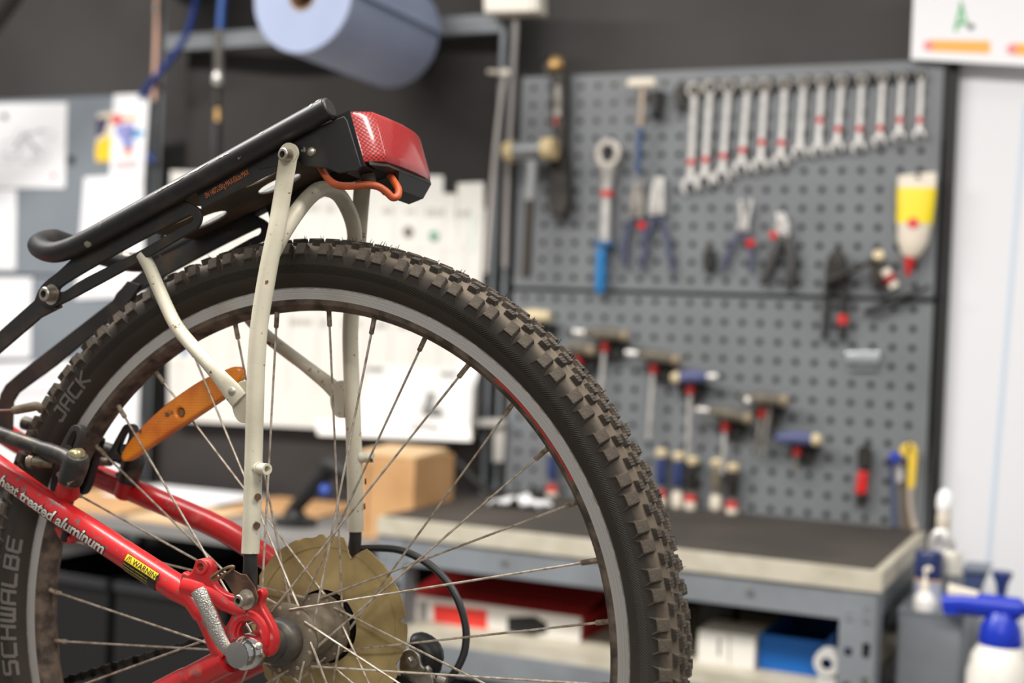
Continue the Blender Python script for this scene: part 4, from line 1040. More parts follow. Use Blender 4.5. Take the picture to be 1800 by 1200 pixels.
# ---- dark pipe wrench with brass top
t = thing('pipe_wrench', 'dark heavy wrench with brass knob and red tape band', 'wrench', BOARD, B(980, 385, .03))
part('body', bplate([(968, 128), (992, 126), (994, 190), (992, 240), (997, 290), (999, 350), (992, 380), (970, 378), (962, 352), (966, 300), (972, 240), (966, 190)], .010, .040, bevel=.003), m_dk, t)
part('brass_knob', MB().lathe([(0, -.014), (.012, -.013), (.0185, -.006), (.0185, .006), (.012, .013), (0, .014)], 20, axis(B(978, 113, .034), (0, .3, 1))), mat('brass', (176, 142, 92), .35, .8), t)
part('hook_jaw', bplate([(954, 112), (966, 108), (968, 134), (958, 132)], .012, .036, bevel=.002), m_dk, t)
band(t, (981, 206), (981, 220), .026, .0155, flat=(.95, .9))
part('slide', btube([(981, 150), (981, 205)], .036, .010, 12, 1), m_toold, t)
# ---- big ratchet ring spanner with blue handle
t = thing('ratchet_spanner', 'large ring spanner with red tape and bright blue handle', 'spanner', BOARD, B(1057, 516, .02))
RC_ = B(1070, 271, .022).to_2d(); o = [Vector((RC_.x + .030 * math.cos(a), RC_.y + .033 * math.sin(a))) for a in [2 * PI * k / 28 for k in range(28)]]
part('ring_head', plate(o, [[Vector((RC_.x + .0145 * math.cos(a), RC_.y + .019 * math.sin(a))) for a in [2 * PI * k / 20 for k in range(20)]]], .012, .032, .003), mat('satin_chrome', (196, 188, 180), .35, .8), t)
part('shank', btube([(1069, 294), (1068, 315), (1066, 350), (1064, 424)], .022, [.022, .0135, .0110, .0120], 16, 4), m_tool, t)
band(t, (1067.5, 335), (1067, 346), .022, .0135)
part('collar', bplate([(1044, 423), (1076, 424), (1075, 432), (1043, 431)], .010, .034, bevel=.002), mat('blue_dark', (24, 92, 140), .4), t)
part('handle', btube([(1058, 436), (1057, 450), (1056, 490), (1055, 512), (1055, 517)], .024, [.0105, .0118, .0120, .0105, .005], 16, 4), m_blue, t)
# ---- T handle with blue shaft
t = thing('t_handle_tool', 'T handle with ivory grip and long blue shaft', 'hand tool', BOARD, B(1122, 305, .02))
part('grip', btube([(1104, 147), (1110, 147), (1146, 146), (1153, 146)], .045, [.008, .0115, .0115, .008], 16, 1), m_ivory, t)
part('shaft', btube([(1131, 148), (1126, 224)], .040, [.0072, .0060], 12, 1), mat('bronze_shaft', (178, 160, 142), .4, .5), t)
part('blue_sleeve', btube([(1126, 222), (1121, 305)], .038, [.0066, .0064], 12, 1), mat('sleeve_blue', (50, 76, 118), .5), t)
part('holder', bplate([(1146, 160), (1160, 158), (1156, 200), (1142, 205)], .0, .034, bevel=.002), m_blk, t)
# ---- pliers
def pliers(name, label, jaw, piv, handles, mjaw, mgrip, mred=None, red=None, gr=.0062, jw=1.0, split=False):
    base = B(max(handles[0], key=lambda p: p[1])[0], max(p[1] for h in handles for p in h), .012)
    t = thing(name, label, 'pliers', BOARD, base, 'pliers on the upper board')
    (jx, jy) = jaw; (x, y) = piv
    if split:
        part('jaw', bplate([(jx - 12, jy), (jx - 8, jy - 2), (x + 1, y - 14), (x + 3, y + 6), (x - 7, y + 6), (x - 7, y - 10)], .010, .020, bevel=.001), mjaw, t)
        part('jaw', bplate([(jx + 12, jy), (jx + 8, jy - 2), (x + 2, y - 14), (x - 1, y + 6), (x + 9, y + 4), (x + 9, y - 10)], .010, .020, bevel=.001), mjaw, t)
    else:
        part('jaw', bplate([(jx - 7 * jw, jy + 2), (jx - 1, jy), (jx + 1, jy + 20), (x + 1, y + 8), (x - 12 * jw, y + 8), (x - 12 * jw, y - 14)], .008, .022, bevel=.0015), mjaw, t)
        part('jaw', bplate([(jx + 7 * jw, jy + 2), (jx + 2, jy), (jx + 2, jy + 20), (x + 2, y + 8), (x + 12 * jw, y + 6), (x + 12 * jw, y - 14)], .008, .022, bevel=.0015), mjaw, t)
    part('pivot', MB().lathe([(0, 0), (.008, 0), (.008, .020), (.006, .022), (0, .022)], 16, axis(B(x, y - 2, .004), (0, 0, 1))), mjaw, t)
    for h in handles: part('handle', btube([(x + (4 if h[0][0] > x else -4), y + 2)] + h, .014, [gr * .7, gr, gr * 1.1, gr * 1.05, gr * .6], 12, 4), mgrip, t)
    if red: part('red_guard', MB().lathe([(0, 0), (.009, 0), (.009, .010), (.007, .012), (0, .012)], 14, axis(B(*red, .012), (0, 0, 1))), m_redp, t)
    return t
m_grip = mat('navy_grip2', (74, 78, 104), .5); m_ggrip = mat('grey_grip', (66, 64, 64), .55)
pliers('pliers', 'combination pliers with navy grips and red guard', (1121, 318), (1118, 375), [[(1104, 400), (1098, 440), (1100, 472)], [(1130, 400), (1134, 440), (1127, 478)]], m_toold, m_grip, True, (1130, 397))
pliers('pliers', 'silver pincers with one bent grey grip beside the combination pliers', (1158, 310), (1153, 370), [[(1146, 390), (1140, 408), (1138, 420)], [(1168, 405), (1176, 440), (1183, 486)]], m_tool, m_grip, None, None, .0056, 1.15)
pliers('circlip_pliers', 'slim circlip pliers with open needle jaws and red guard', (1311, 352), (1307, 402), [[(1290, 425), (1278, 450), (1272, 480)], [(1318, 430), (1322, 455), (1318, 480)]], m_tool, m_grip, True, (1321, 428), .0052, .8, True)
pliers('cable_cutters', 'cable cutters with thick black handles and red catch', (1371, 372), (1375, 410), [[(1366, 435), (1352, 470), (1345, 500)], [(1390, 440), (1392, 475), (1384, 508)]], m_tool, m_ggrip, True, (1362, 414), .0115)
t = thing('black_plug', 'small black plastic clip between the pliers', 'clip', BOARD, B(1245, 478, .005))
part('body', bplate([(1236, 440), (1254, 440), (1256, 466), (1249, 478), (1240, 478), (1235, 466)], .001, .022, bevel=.003), m_blk, t)
part('stem', btube([(1245, 430), (1245, 442)], .012, .0052, 10, 1), mat('olive', (74, 66, 40), .5), t)
# ---- puller with two legs
t = thing('bearing_puller', 'dark two-legged puller with red band on one leg', 'puller', BOARD, B(1470, 596, .02))
part('leg', bplate([(1448, 494), (1459, 492), (1456, 560), (1451, 596), (1443, 596), (1447, 550)], .006, .020, bevel=.002), m_blk, t)
part('leg', bplate([(1474, 486), (1490, 484), (1488, 560), (1484, 598), (1474, 598), (1476, 550)], .006, .022, bevel=.002), m_blk, t)
part('crown', bplate([(1452, 500), (1452, 462), (1460, 444), (1472, 437), (1482, 446), (1488, 470), (1490, 492), (1476, 502)], .010, .030, bevel=.004, sm=2), m_dk, t)
part('lever', btube([(1456, 494), (1500, 474), (1536, 456)], .034, [.0068, .0060, .0052], 10, 1), m_dk, t)
band(t, (1482, 553), (1481, 570), .015, .0102)
t = thing('hub_puller', 'short black puller with ivory and red screw handle', 'puller', BOARD, B(1545, 510, .02))
part('body', bplate([(1532, 448), (1546, 446), (1552, 470), (1546, 506), (1534, 510), (1530, 480)], .006, .030, bevel=.003), m_dk, t)
part('top_knob', MB().lathe([(0, -.010), (.010, -.009), (.0125, 0), (.010, .009), (0, .010)], 16, axis(B(1545, 450, .034), (0, .4, 1))), m_tan, t)
part('screw_handle', btube([(1556, 474), (1573, 505)], .036, .0100, 14, 1), m_ivory, t)
part('red_sleeve', btube([(1561, 484), (1568, 496)], .036, .0125, 14, 1), mat('deep_red', (150, 28, 30), .5), t)
t = thing('drift_bar', 'thin black bar hung slanting below the grease tube', 'bar', BOARD, B(1570, 548, .02))
part('bar', btube([(1520, 549), (1560, 533), (1600, 518), (1636, 502)], .020, [.0070, .0062, .0050, .0036], 10, 1), m_blk, t)
part('collar', btube([(1572, 528), (1582, 524)], .020, .0095, 10, 1), m_blk, t)
part('hook', btube([(1577, 526, .0), (1577, 526, .020)], 0, .003, 8, 1), m_dk, t)
# ---- grease tube
t = thing('grease_tube', 'yellow and white grease tube with red nozzle hanging nose down', 'tube', BOARD, B(1597, 486, .02))
z = .022
P_ = [B(1612, 312, z), B(1611, 335, z), B(1608, 380, z), B(1604, 425, z), B(1601, 446, z), B(1600, 452, z)]
gm = mat('tube_cream', (222, 210, 192), .4)
def gtube(pts, rs, fl): return MB().tube(pts, rs, 24, flat=fl, up=(0, 0, 1))
part('body', gtube(P_, [.0370, .0365, .0345, .0290, .0200, .0120], [(.10, 1), (.22, 1), (.42, 1), (.62, 1), (.8, 1), (1, 1)]), gm, t)
part('label_print', gtube([B(1611.2, 330, z), B(1609.5, 360, z), B(1607, 393, z)], [.0372, .0360, .0340], [(.23, 1), (.36, 1), (.49, 1)]), mat('tube_yellow', (240, 214, 14), .4), t)
part('crimp', bplate([(1580, 308), (1645, 302), (1645, 330), (1583, 332)], z - .004, z + .004, holes=[circle(B(1613, 312, z + .004).to_2d(), .0062, 14)], bevel=.001), m_ivory, t)
part('nozzle', btube([(1600, 450), (1598, 466), (1595, 486)], z, [.0125, .0085, .0035], 14, 1), mat('nozzle_red', (200, 44, 44), .4), t)
part('red_mark', MB().lathe([(0, 0), (.0105, 0), (.0105, .0012), (0, .0012)], 20, axis(B(1605, 392, z + .0168), (0, 0, 1))), mat('mark_red', (220, 70, 70), .5), t)
part('hang_peg', btube([(1613, 311, .0), (1613, 311, .034)], 0, .0025, 8, 1), m_dk, t)
# ---- bright label holder
t = thing('label_holder', 'small bright metal label holder on the lower board', 'holder', BOARD, B(1517, 652, .0))
part('bar', bplate([(1487, 619), (1545, 617), (1546, 637), (1488, 636)], .001, .012, bevel=.002), mat('bright_steel', (222, 228, 232), .22, .7), t)
part('lip', bplate([(1493, 642), (1541, 642), (1542, 651), (1494, 651)], .001, .008, bevel=.001), m_peg, t)
# ---- T handled hex keys in their holders
m_tgrip = mat('olive_grip', (104, 97, 84), .5, var=((82, 74, 62), 60, .4, .7)); m_bgrip = mat('blue_grip', (80, 85, 124), .5)
hexk = [((1009, 583), (1102, 590), (1064, 590), (1055, 705), m_tgrip, 'L', 'highest T handled hex key with silver end rod on the lower board'),
        ((1101, 620), (1192, 632), (1150, 628), (1140, 772), m_tgrip, 'L', 'olive T handled hex key with bright rod end, second from the highest'),
        ((1186, 664), (1262, 662), (1214, 664), (1209, 800), m_bgrip, 'R', 'blue and ivory T handled hex key with rod end pointing to the wall corner'),
        ((1226, 720), (1318, 735), (1276, 730), (1270, 832), m_tgrip, 'L', 'T handled hex key with dull rod end above the row of screwdrivers'),
        ((1302, 700), (1382, 704), (1340, 706), (1330, 800), m_tgrip, '', 'twin-shaft T handled hex key with chrome button'),
        ((1364, 769), (1438, 773), (1402, 772), (1398, 832), m_bgrip, '', 'lowest T handled hex key, short shaft and blue grip'),
        ((1000, 608), (1042, 616), (1018, 614), (1012, 690), m_tgrip, '', 'olive T handled hex key partly hidden by the tyre'),
        ((912, 556), (964, 556), (938, 560), (934, 640), m_tan, '', 'tan T handle almost hidden behind the top of the tyre')]
for (a, b, c, e, gm_, rod, lab) in hexk:
    t = thing('t_hex_key', lab, 'hex key', BOARD, B(e[0], e[1], .022), 'T handled hex keys on the lower board')
    z = .040
    a2 = (a[0] + (20 if rod == 'L' else 0), a[1] + (2 if rod == 'L' else 0)); bb_ = (b[0] - (18 if rod == 'R' else 0), b[1])
    part('grip', btube([a2, ((a2[0] * 3 + bb_[0]) / 4, (a2[1] * 3 + bb_[1]) / 4), ((a2[0] + bb_[0]) / 2, (a2[1] + bb_[1]) / 2 - 1), ((a2[0] + 3 * bb_[0]) / 4, (a2[1] + 3 * bb_[1]) / 4), bb_], z, [.008, .0135, .0150, .0135, .008], 16, 3), gm_, t)
    if rod == 'L': part('end_rod', btube([a, a2], z, .0080, 12, 1), m_tool, t)
    if rod == 'R': part('end_rod', btube([bb_, b], z, .0080, 12, 1), m_tool, t)
    ex = b if rod != 'R' else (a[0] + 8, a[1])
    part('grip_end', MB().lathe([(0, -.012), (.010, -.010), (.0140, 0), (.010, .010), (0, .012)], 14, axis(B(ex[0] - 4, ex[1], z), (1, 0, .2))), m_tan if gm_ is not m_tgrip else mat('olive_tan', (144, 130, 106), .5), t)
    part('shaft', btube([(c[0], c[1]), e], .028, .0050, 10, 1), m_tool if rod else m_toold, t)
    if 'twin' in lab: part('shaft', btube([(c[0] + 14, c[1]), (e[0] + 13, e[1] - 6)], .028, .0050, 10, 1), m_toold, t)
    part('collar', btube([(c[0], c[1] + 11), (c[0] - 1, c[1] + 28)], .028, .0090, 12, 1), mat('collar_red', (160, 30, 28), .5), t)
    if 'twin' in lab: part('button', MB().lathe([(0, 0), (.008, 0), (.006, .006), (0, .008)], 14, axis(B(1315, 704, .052), (0, 0, 1))), m_tool, t)
    hx = c[0] + (14 if rod != 'R' else 4)
    part('holder', bplate([(hx - 30, c[1] + 9), (hx + 24, c[1] + 9), (hx + 12, c[1] + 40), (hx - 20, c[1] + 38)], .001, .022, bevel=.002), m_blk, t)
# ---- screwdrivers with red and white ends
sd_ = [((972, 782), (970, 884), m_navy, 1, 'screwdriver with navy grip and red collar seen through the spokes'), ((1163, 788), (1160, 894), m_navy, 1, 'screwdriver with tan cap and navy grip right beside the tyre tread'), ((1193, 794), (1190, 895), m_navy, 0, 'screwdriver with tan cap and all white tip'),
       ((1218, 802), (1213, 900), m_dk, 1, 'dark screwdriver with red collar between two white tipped ones'), ((1260, 806), (1258, 898), mat('smoke_grip', (112, 104, 88), .4), 0, 'grey screwdriver with tan cap and no red collar'), ((1289, 814), (1286, 911), m_dk, 1, 'dark screwdriver with red collar, last before the bare part of the board')]
for (a, b, gm_, red, lab) in sd_:
    t = thing('screwdriver', lab, 'screwdriver', BOARD, B(b[0], b[1], .02), 'screwdrivers along the foot of the lower board')
    z = .024; L = lambda f: (a[0] + (b[0] - a[0]) * f, a[1] + (b[1] - a[1]) * f)
    part('cap', btube([L(0), L(.06), L(.14)], z, [.008, .0135, .0110], 16, 3), m_tan, t)
    part('grip', btube([L(.13), L(.25), L(.5), L(.62)], z, [.0095, .0115, .0110, .0075], 14, 3), gm_, t)
    part('neck', btube([L(.60), L(.72)], z, .0070, 12, 1), m_toold, t)
    part('collar', btube([L(.69), L(.81)], z, [.0105, .0125], 14, 1), m_redp if red else m_ivory, t)
    part('tip', btube([L(.80), L(.94), L(1)], z, [.0125, .0120, .007], 14, 3), m_ivory, t)
    part('hang_peg', btube([(L(.6)[0], L(.6)[1], 0), (L(.6)[0], L(.6)[1], z)], 0, .003, 8, 1), m_dk, t)
# ---- knife
t = thing('folding_saw', 'red handled folding blade with black ends', 'hand tool', BOARD, B(1511, 892, .02))
part('head', bplate([(1508, 786), (1524, 780), (1532, 800), (1528, 826), (1510, 828), (1507, 806)], .002, .022, bevel=.002), m_dk, t)
part('handle', bplate([(1508, 828), (1524, 829), (1522, 868), (1503, 868)], .004, .024, bevel=.003), m_redp, t)
part('end_cap', bplate([(1505, 868), (1521, 868), (1518, 886), (1508, 891), (1503, 882)], .004, .020, bevel=.002), m_dk, t)
# ---- lanyards at the right end
t = thing('yellow_strap', 'yellow strap looped on a hook at the end of the board', 'strap', BOARD, B(1606, 934, .02))
part('hook', btube([(1598, 782, 0), (1598, 782, .03), (1598, 792, .034)], 0, .003, 8, 1), m_dk, t)
part('strap', btube([(1588, 800), (1590, 790), (1598, 786), (1604, 792), (1603, 830), (1601, 858)], .024, [.0072, .0082, .0088, .0092, .0080, .0068], 12, 4, flat=(.5, 1)), mat('strap_yellow', (236, 198, 66), .6), t)
part('cord', btube([(1601, 856), (1600, 880), (1604, 910), (1609, 930)], .024, [.0062, .0050, .0050, .0070], 10, 4), mat('pale_cord', (178, 164, 148), .6), t)
t = thing('blue_chain', 'blue beaded key chain with white tag', 'key chain', BOARD, B(1572, 934, .02))
part('hook', btube([(1577, 804, 0), (1577, 804, .03)], 0, .003, 8, 1), m_dk, t)
part('knot', MB().lathe([(0, -.012), (.010, -.009), (.013, 0), (.010, .009), (0, .012)], 14, axis(B(1574, 804, .026), (0, 1, .2))), mat('knot_blue', (44, 66, 170), .4), t)
for k in range(16):
    y_ = 816 + 7.2 * k
    part('bead', MB().lathe([(0, -.0045), (.0038, -.003), (.0050, 0), (.0038, .003), (0, .0045)], 10, axis(B(1567 + k * .35, y_, .022), (0, 1, 0))), m_navy, t)
part('tag', bplate([(1573, 814), (1585, 814), (1587, 846), (1576, 850)], .012, .016, bevel=.001), mat('grey_tag', (198, 192, 190), .5), t)
t = thing('brown_strap', 'flat brown leather strap hanging beside the blue chain', 'strap', BOARD, B(1594, 938, .01))
part('strap', bplate([(1582, 850), (1592, 850), (1602, 938), (1584, 938)], .004, .008), mat('brown_leather', (112, 98, 86), .7), t)
part('ring', btube([(1580, 846, .006), (1587, 840, .008), (1594, 846, .006)], 0, .0018, 8, 4), m_toold, t)
# ================================================================= things around the boards
m_paper = mat('white_paper', (244, 243, 245), .7)
m_ink = mat('grey_ink', (168, 168, 176), .7); m_magnet = mat('black_magnet', (30, 32, 32), .5)
def sheet(pts, z, label, t_=.0008, m=m_paper, cat='paper', name='paper_sheet', group='papers pinned on the notice board'):
    t = thing(name, label, cat, BOARD, B(pts[-1][0], pts[-1][1], z), group)
    part('sheet', bplate(pts, z, z + t_), m, t)
    return t
def dot(parent, x, y, z, r, m, name='magnet', h=.006):
    return part(name, MB().lathe([(0, 0), (r, 0), (r, h * .7), (r * .8, h), (0, h)], 18, axis(B(x, y, z), (0, 0, 1))), m, parent)
def pr(parent, pts, z, m, name='print', t_=.0003): return part(name, bplate(pts, z, z + t_), m, parent)
s = sheet([(-40, 182), (118, 180), (114, 330), (-40, 330)], .002, 'white sheet with a faint pencil drawing and black magnet')
rings_ = MB()
for (cx, cy, r) in ((20, 262, 16), (50, 270, 18), (72, 272, 14), (38, 240, 11), (86, 238, 10), (12, 278, 10)):
    rings_.tube([B(cx + r * math.cos(a), cy + r * .9 * math.sin(a), .0032) for a in [2 * PI * k / 20 for k in range(20)]], .0012, 5, closed=True)
part('pencil_drawing', rings_, m_ink, s, kind='stuff')
pr(s, [(40, 236), (78, 226), (79, 230), (42, 240)], .0029, m_ink); pr(s, [(22, 262), (40, 236), (43, 238), (26, 264)], .0029, m_ink); pr(s, [(70, 272), (42, 240), (46, 238), (74, 270)], .0029, m_ink)
dot(s, 9, 205, .0028, .008, m_magnet); dot(s, 96, 310, .0028, .005, mat('pin_red', (190, 70, 60), .4))
mg = single('magnet', MB().lathe([(0, 0), (.0095, 0), (.0095, .008), (.007, .010), (0, .010)], 20, axis(B(127, 281, .0), (0, 0, 1))), m_magnet, 'round black magnet on the bare grey board beside the drawing', 'magnet', BOARD)
s = sheet([(-40, 332), (29, 333), (27, 474), (-40, 474)], .002, 'narrow white sheet right below the drawing')
s = sheet([(-40, 487), (56, 488), (53, 628), (-40, 630)], .002, 'white sheet below the seam of the notice board')
s = sheet([(148, 311), (252, 306), (252, 520), (132, 526)], .003, 'white sheet partly hidden behind the rack rail')
pr(s, [(165, 330), (225, 328), (225, 331), (165, 333)], .0042, m_ink); pr(s, [(163, 345), (220, 343), (220, 346), (163, 348)], .0042, m_ink)
s = sheet([(-40, 640), (246, 628), (246, 830), (-40, 840)], .002, 'large white sheet low on the notice board behind the tyre')
pr(s, [(20, 662), (235, 654), (235, 657), (20, 665)], .0030, m_ink); pr(s, [(15, 690), (235, 680), (235, 683), (15, 693)], .0030, m_ink)
s = sheet([(200, 166), (262, 164), (252, 320), (192, 316)], .004, 'white leaflet with bright coloured pictures at the top of the board', name='leaflet', cat='leaflet')
for pts, c in (([(196, 204), (212, 203), (216, 212), (208, 218), (198, 216)], (222, 40, 38)), ([(212, 205), (240, 204), (240, 212), (214, 213)], (240, 190, 150)), ([(204, 222), (230, 216), (238, 228), (230, 250), (218, 252), (206, 238)], (150, 150, 206)),
               ([(224, 230), (250, 228), (248, 240), (228, 242)], (80, 160, 212)), ([(216, 252), (236, 248), (234, 258), (218, 260)], (130, 160, 220)), ([(218, 260), (232, 258), (231, 270), (220, 271)], (230, 130, 80)),
               ([(204, 284), (240, 280), (240, 296), (205, 298)], (214, 200, 202))):
    part('picture', bplate(pts, .0048, .0054, sm=3), mat('print_%d_%d_%d' % c, c, .6), s)
s = sheet([(172, 200), (198, 196), (196, 284), (168, 284)], .003, 'small navy and yellow sticker beside the leaflet', name='sticker', cat='sticker', m=mat('pale_sticker', (226, 214, 190), .6))
pr(s, [(170, 208), (192, 206), (182, 236), (170, 242)], .0042, mat('sticker_navy', (66, 60, 92), .6)); pr(s, [(174, 246), (196, 238), (195, 284), (170, 284), (167, 262)], .0042, mat('sticker_yel', (248, 204, 40), .6))
# copper pipe and blue strap beside the left upright
t = thing('copper_pipe', 'pinkish copper pipe running up beside the left upright', 'pipe', BOARD, B(266, 330, .012))
part('pipe', btube([(277, -90), (277, 10), (275, 80), (271, 178)], .012, .0085, 12, 1), mat('copper', (186, 150, 132), .4, .4), t)
part('clip', btube([(277, 12), (276, 20)], .012, .0105, 12, 1), m_toold, t)
t = thing('blue_hose', 'thin dark blue hose slanting from the reel down behind the leaflet', 'hose', BOARD, B(252, 168, .03))
part('hose', btube([(345, -10, .10), (340, 20, .09), (328, 62, .07), (300, 104, .05), (272, 138, .035), (248, 170, .010)], 0, .0078, 12, 4), mat('hose_navy', (34, 58, 128), .45), t)
part('hose_end', btube([(262, 270, .02), (268, 286, .02)], 0, .009, 10, 1), mat('hose_navy', (0, 0, 0)), t)
# hose reel above the beam, air hose hanging from it
t = thing('hose_reel', 'black hose reel hanging above the cross beam', 'hose reel', BOARD, B(310, 20, .08))
part('drum', MB().lathe([(0, -.06), (.085, -.06), (.085, -.05), (.062, -.045), (.062, .045), (.085, .05), (.085, .06), (0, .06)], 32, Matrix.Translation(B(318, -60, .10))), m_plastic, t)
part('mount', MB().box(B(318, -60, .02), (.05, .05, .10)), m_dk, t)
t = thing('air_gun', 'air hose with blue line, spring guard and black nozzle hanging from the reel', 'air hose', BOARD, B(380, 292, .13))
part('hose', btube([(330, -70, .12), (385, -60, .13), (391, -20, .13), (389, 20, .13), (387, 52, .13)], 0, .0095, 14, 4), mat('hose_blue', (22, 76, 148), .4), t)
for k in range(9): part('guard_coil', MB().tube([B(384 + .0 * k + 7.5 * math.cos(a), 56 + 8.2 * k + 2.6 * math.sin(a), .13 + .008 * math.sin(a)) for a in [2 * PI * q / 12 for q in range(12)]], .0024, 6, closed=True), m_toold, t)
part('inner_hose', btube([(387, 50), (384, 130)], .13, .0075, 12, 1), mat('guard_grey', (98, 92, 84), .5), t)
part('coupling', btube([(384, 126), (383, 134), (383, 144), (382, 150)], .13, [.0085, .0125, .0125, .008], 14, 1), m_tool, t)
part('swivel', btube([(382, 148), (381, 192)], .13, .0085, 12, 1), m_dk, t)
part('brass_nut', btube([(382, 190), (382, 214)], .13, .0085, 6, 1), mat('brass', (0, 0, 0)), t)
part('nozzle', btube([(381, 213), (380, 218), (379, 292)], .13, [.0095, .0125, .0120], 16, 1), m_blk, t)
# blue paper roll on a spindle standing out of the wall
zf, zk = .46, .085; rc = B(531, -8, zf); rr = .1160
m_roll = mat('blue_paper', (150, 160, 186), .75, var=((140, 150, 178), 6, .4, .7))
t = thing('paper_roll', 'big roll of pale blue wiping paper on a wall spindle', 'paper roll', BOARD, (rc.x, rc.y - rr, (zf + zk) / 2))
part('roll', MB().lathe([(.028, zk), (rr - .002, zk), (rr, zk + .002), (rr, zf - .002), (rr - .002, zf), (.028, zf)], 64, Matrix.Translation((rc.x, rc.y, 0)), closed=True, caps=False), m_roll, t)
part('core', MB().lathe([(.0275, zk - .004), (.0305, zk - .004), (.0305, zf + .0015), (.0275, zf + .0015)], 32, Matrix.Translation((rc.x, rc.y, 0)), closed=True, caps=False), mat('cardboard_core', (168, 134, 98), .8), t)
fa = [(rc.x + (rr + .0015) * math.cos(a), rc.y + (rr + .0015) * math.sin(a)) for a in [.15 + .9 * k / 14 for k in range(15)]] + [(rc.x + (rr + .009) * math.cos(.02), rc.y + (rr + .012) * math.sin(.02) - .004)]
fa = sorted(fa, key=lambda p: -p[1]); fl = MB(); n = len(fa)
fl.add([(x, y, zk) for x, y in fa] + [(x, y, zf - .001) for x, y in fa] + [(x * 1 + .0006, y + .0006, zk) for x, y in fa] + [(x + .0006, y + .0006, zf - .001) for x, y in fa], [(i, i + 1, n + i + 1, n + i) for i in range(n - 1)] + [(2 * n + i, 3 * n + i, 3 * n + i + 1, 2 * n + i + 1) for i in range(n - 1)])
part('loose_sheet', fl, m_roll, t)
part('spindle', MB().tube([(rc.x, rc.y, -.02), (rc.x, rc.y, zf + .02)], .011, 16), m_blk, t)
part('wall_plate', MB().box((rc.x, rc.y, -.012), (.10, .12, .010)), m_dk, t)
# white junction box with cable, hook
t = thing('junction_box', 'white plastic junction box on top of the upright', 'junction box', BOARD, B(898, 22, .03))
part('box', bplate([(848, -60), (944, -68), (946, 20), (850, 22)], .006, .060, bevel=.005), mat('box_white', (240, 232, 218), .45), t)
part('cover_seam', bplate([(932, -60), (935, -60), (936, 18), (933, 18)], .060, .0608), mat('seam_grey', (190, 182, 170), .6), t)
t = thing('grey_cable', 'grey cable running down the upright from the junction box', 'cable', BOARD, B(862, 460, .016))
part('cable', btube([(908, 18), (906, 60), (903, 110), (900, 170), (893, 300), (888, 470)], .020, .0065, 10, 4), mat('conduit_grey', (150, 144, 142), .5), t)
t = thing('hanging_drawstring', 'thin pale cord hanging from a hook on the upright', 'cord', BOARD, B(858, 440, .03))
part('cord', btube([(888, 128), (880, 180), (872, 250), (866, 320), (860, 400), (854, 480)], .030, .0050, 8, 4), mat('pale_grey_cord', (186, 178, 172), .5), t)
part('hook_pin', btube([(858, 126), (888, 128)], .034, .0055, 10, 1), mat('warm_steel', (206, 196, 182), .4, .3), t)
part('hook_knob', MB().lathe([(0, -.009), (.008, -.006), (.0100, 0), (.008, .006), (0, .009)], 14, axis(B(889, 128, .036), (0, 0, 1))), mat('warm_ivory', (232, 224, 206), .4), t)
# hanging tyre at the corner
tm = MB(); c_ = B(-330, -400, .30); R0 = (B(20, 18, .30) - c_).length - .030
tm.lathe([(R0 + .030 * math.cos(a), .030 * math.sin(a)) for a in [2 * PI * k / 16 for k in range(16)]], 96, Matrix.Translation(c_), closed=True, caps=False)
single('spare_tyre', tm, mat('old_tyre', (40, 36, 33), .7), 'dark spare tyre hanging high at the left', 'tyre', BOARD)
# ---- white planner in the middle bay
t = thing('wall_planner', 'white year planner board with printed columns in the middle bay', 'planner', BOARD, (-.55, -.32, .0))
m_board = mat('planner_white', (226, 223, 216), .45)
part('board', bplate([(296, 330), (852, 366), (832, 768), (296, 738)], -.012, .003), m_board, t)
for k, pts in enumerate(([(300, 300), (520, 306), (520, 420), (298, 420)], [(520, 304), (690, 308), (690, 440), (518, 420)], [(690, 308), (779, 309), (778, 440), (688, 440)], [(804, 322), (850, 320), (850, 372), (802, 450)], [(779, 340), (806, 341), (806, 440), (778, 440)])):
    part('paper_strip', bplate(pts, .003, .0042), m_board, t)
m_lineg = mat('planner_line', (206, 208, 206), .6)
for x in (330, 374, 420, 470, 520, 570, 612, 655, 698, 740, 783, 822):
    pr(t, [(x, 352), (x + 2, 352), (x - 16, 690), (x - 18, 690)], .0044, m_lineg, 'column_line')
pr(t, [(826, 375), (840, 376), (836, 442), (824, 440)], .0044, mat('pale_green', (214, 220, 208), .6), 'side_tab')
m_word = mat('planner_ink', (176, 176, 166), .6)
words = MB()
for row, y in enumerate((372, 572)):
    for (x, wd) in ((520, 46), (575, 20), (612, 40), (672, 26), (712, 22), (748, 38), (800, 32)):
        x_ = x - (0 if row == 0 else 12); yy = y + (x - 700) * .035
        for q in range(int(wd / 7)):
            h = random.choice((4, 6, 7)); words.prism(b2([(x_ + q * 7, yy - h), (x_ + q * 7 + 5, yy - h), (x_ + q * 7 + 5, yy + h), (x_ + q * 7, yy + h)][::-1], .0047), .0044, .0047)
part('printed_words', words, m_word, t, kind='stuff')
dot(t, 718, 407, .0045, .0125, mat('brown_magnet', (112, 104, 98), .5)); dot(t, 763, 414, .0045, .0125, mat('green_magnet', (124, 168, 142), .5))
pr(t, [(300, 470), (372, 474), (366, 640), (296, 636)], .0044, mat('planner_cream', (232, 232, 224), .6), 'pinned_note')
pr(t, [(318, 612), (334, 612), (332, 626), (316, 626)], .0048, mat('blue_note', (150, 160, 190), .6), 'blue_mark')
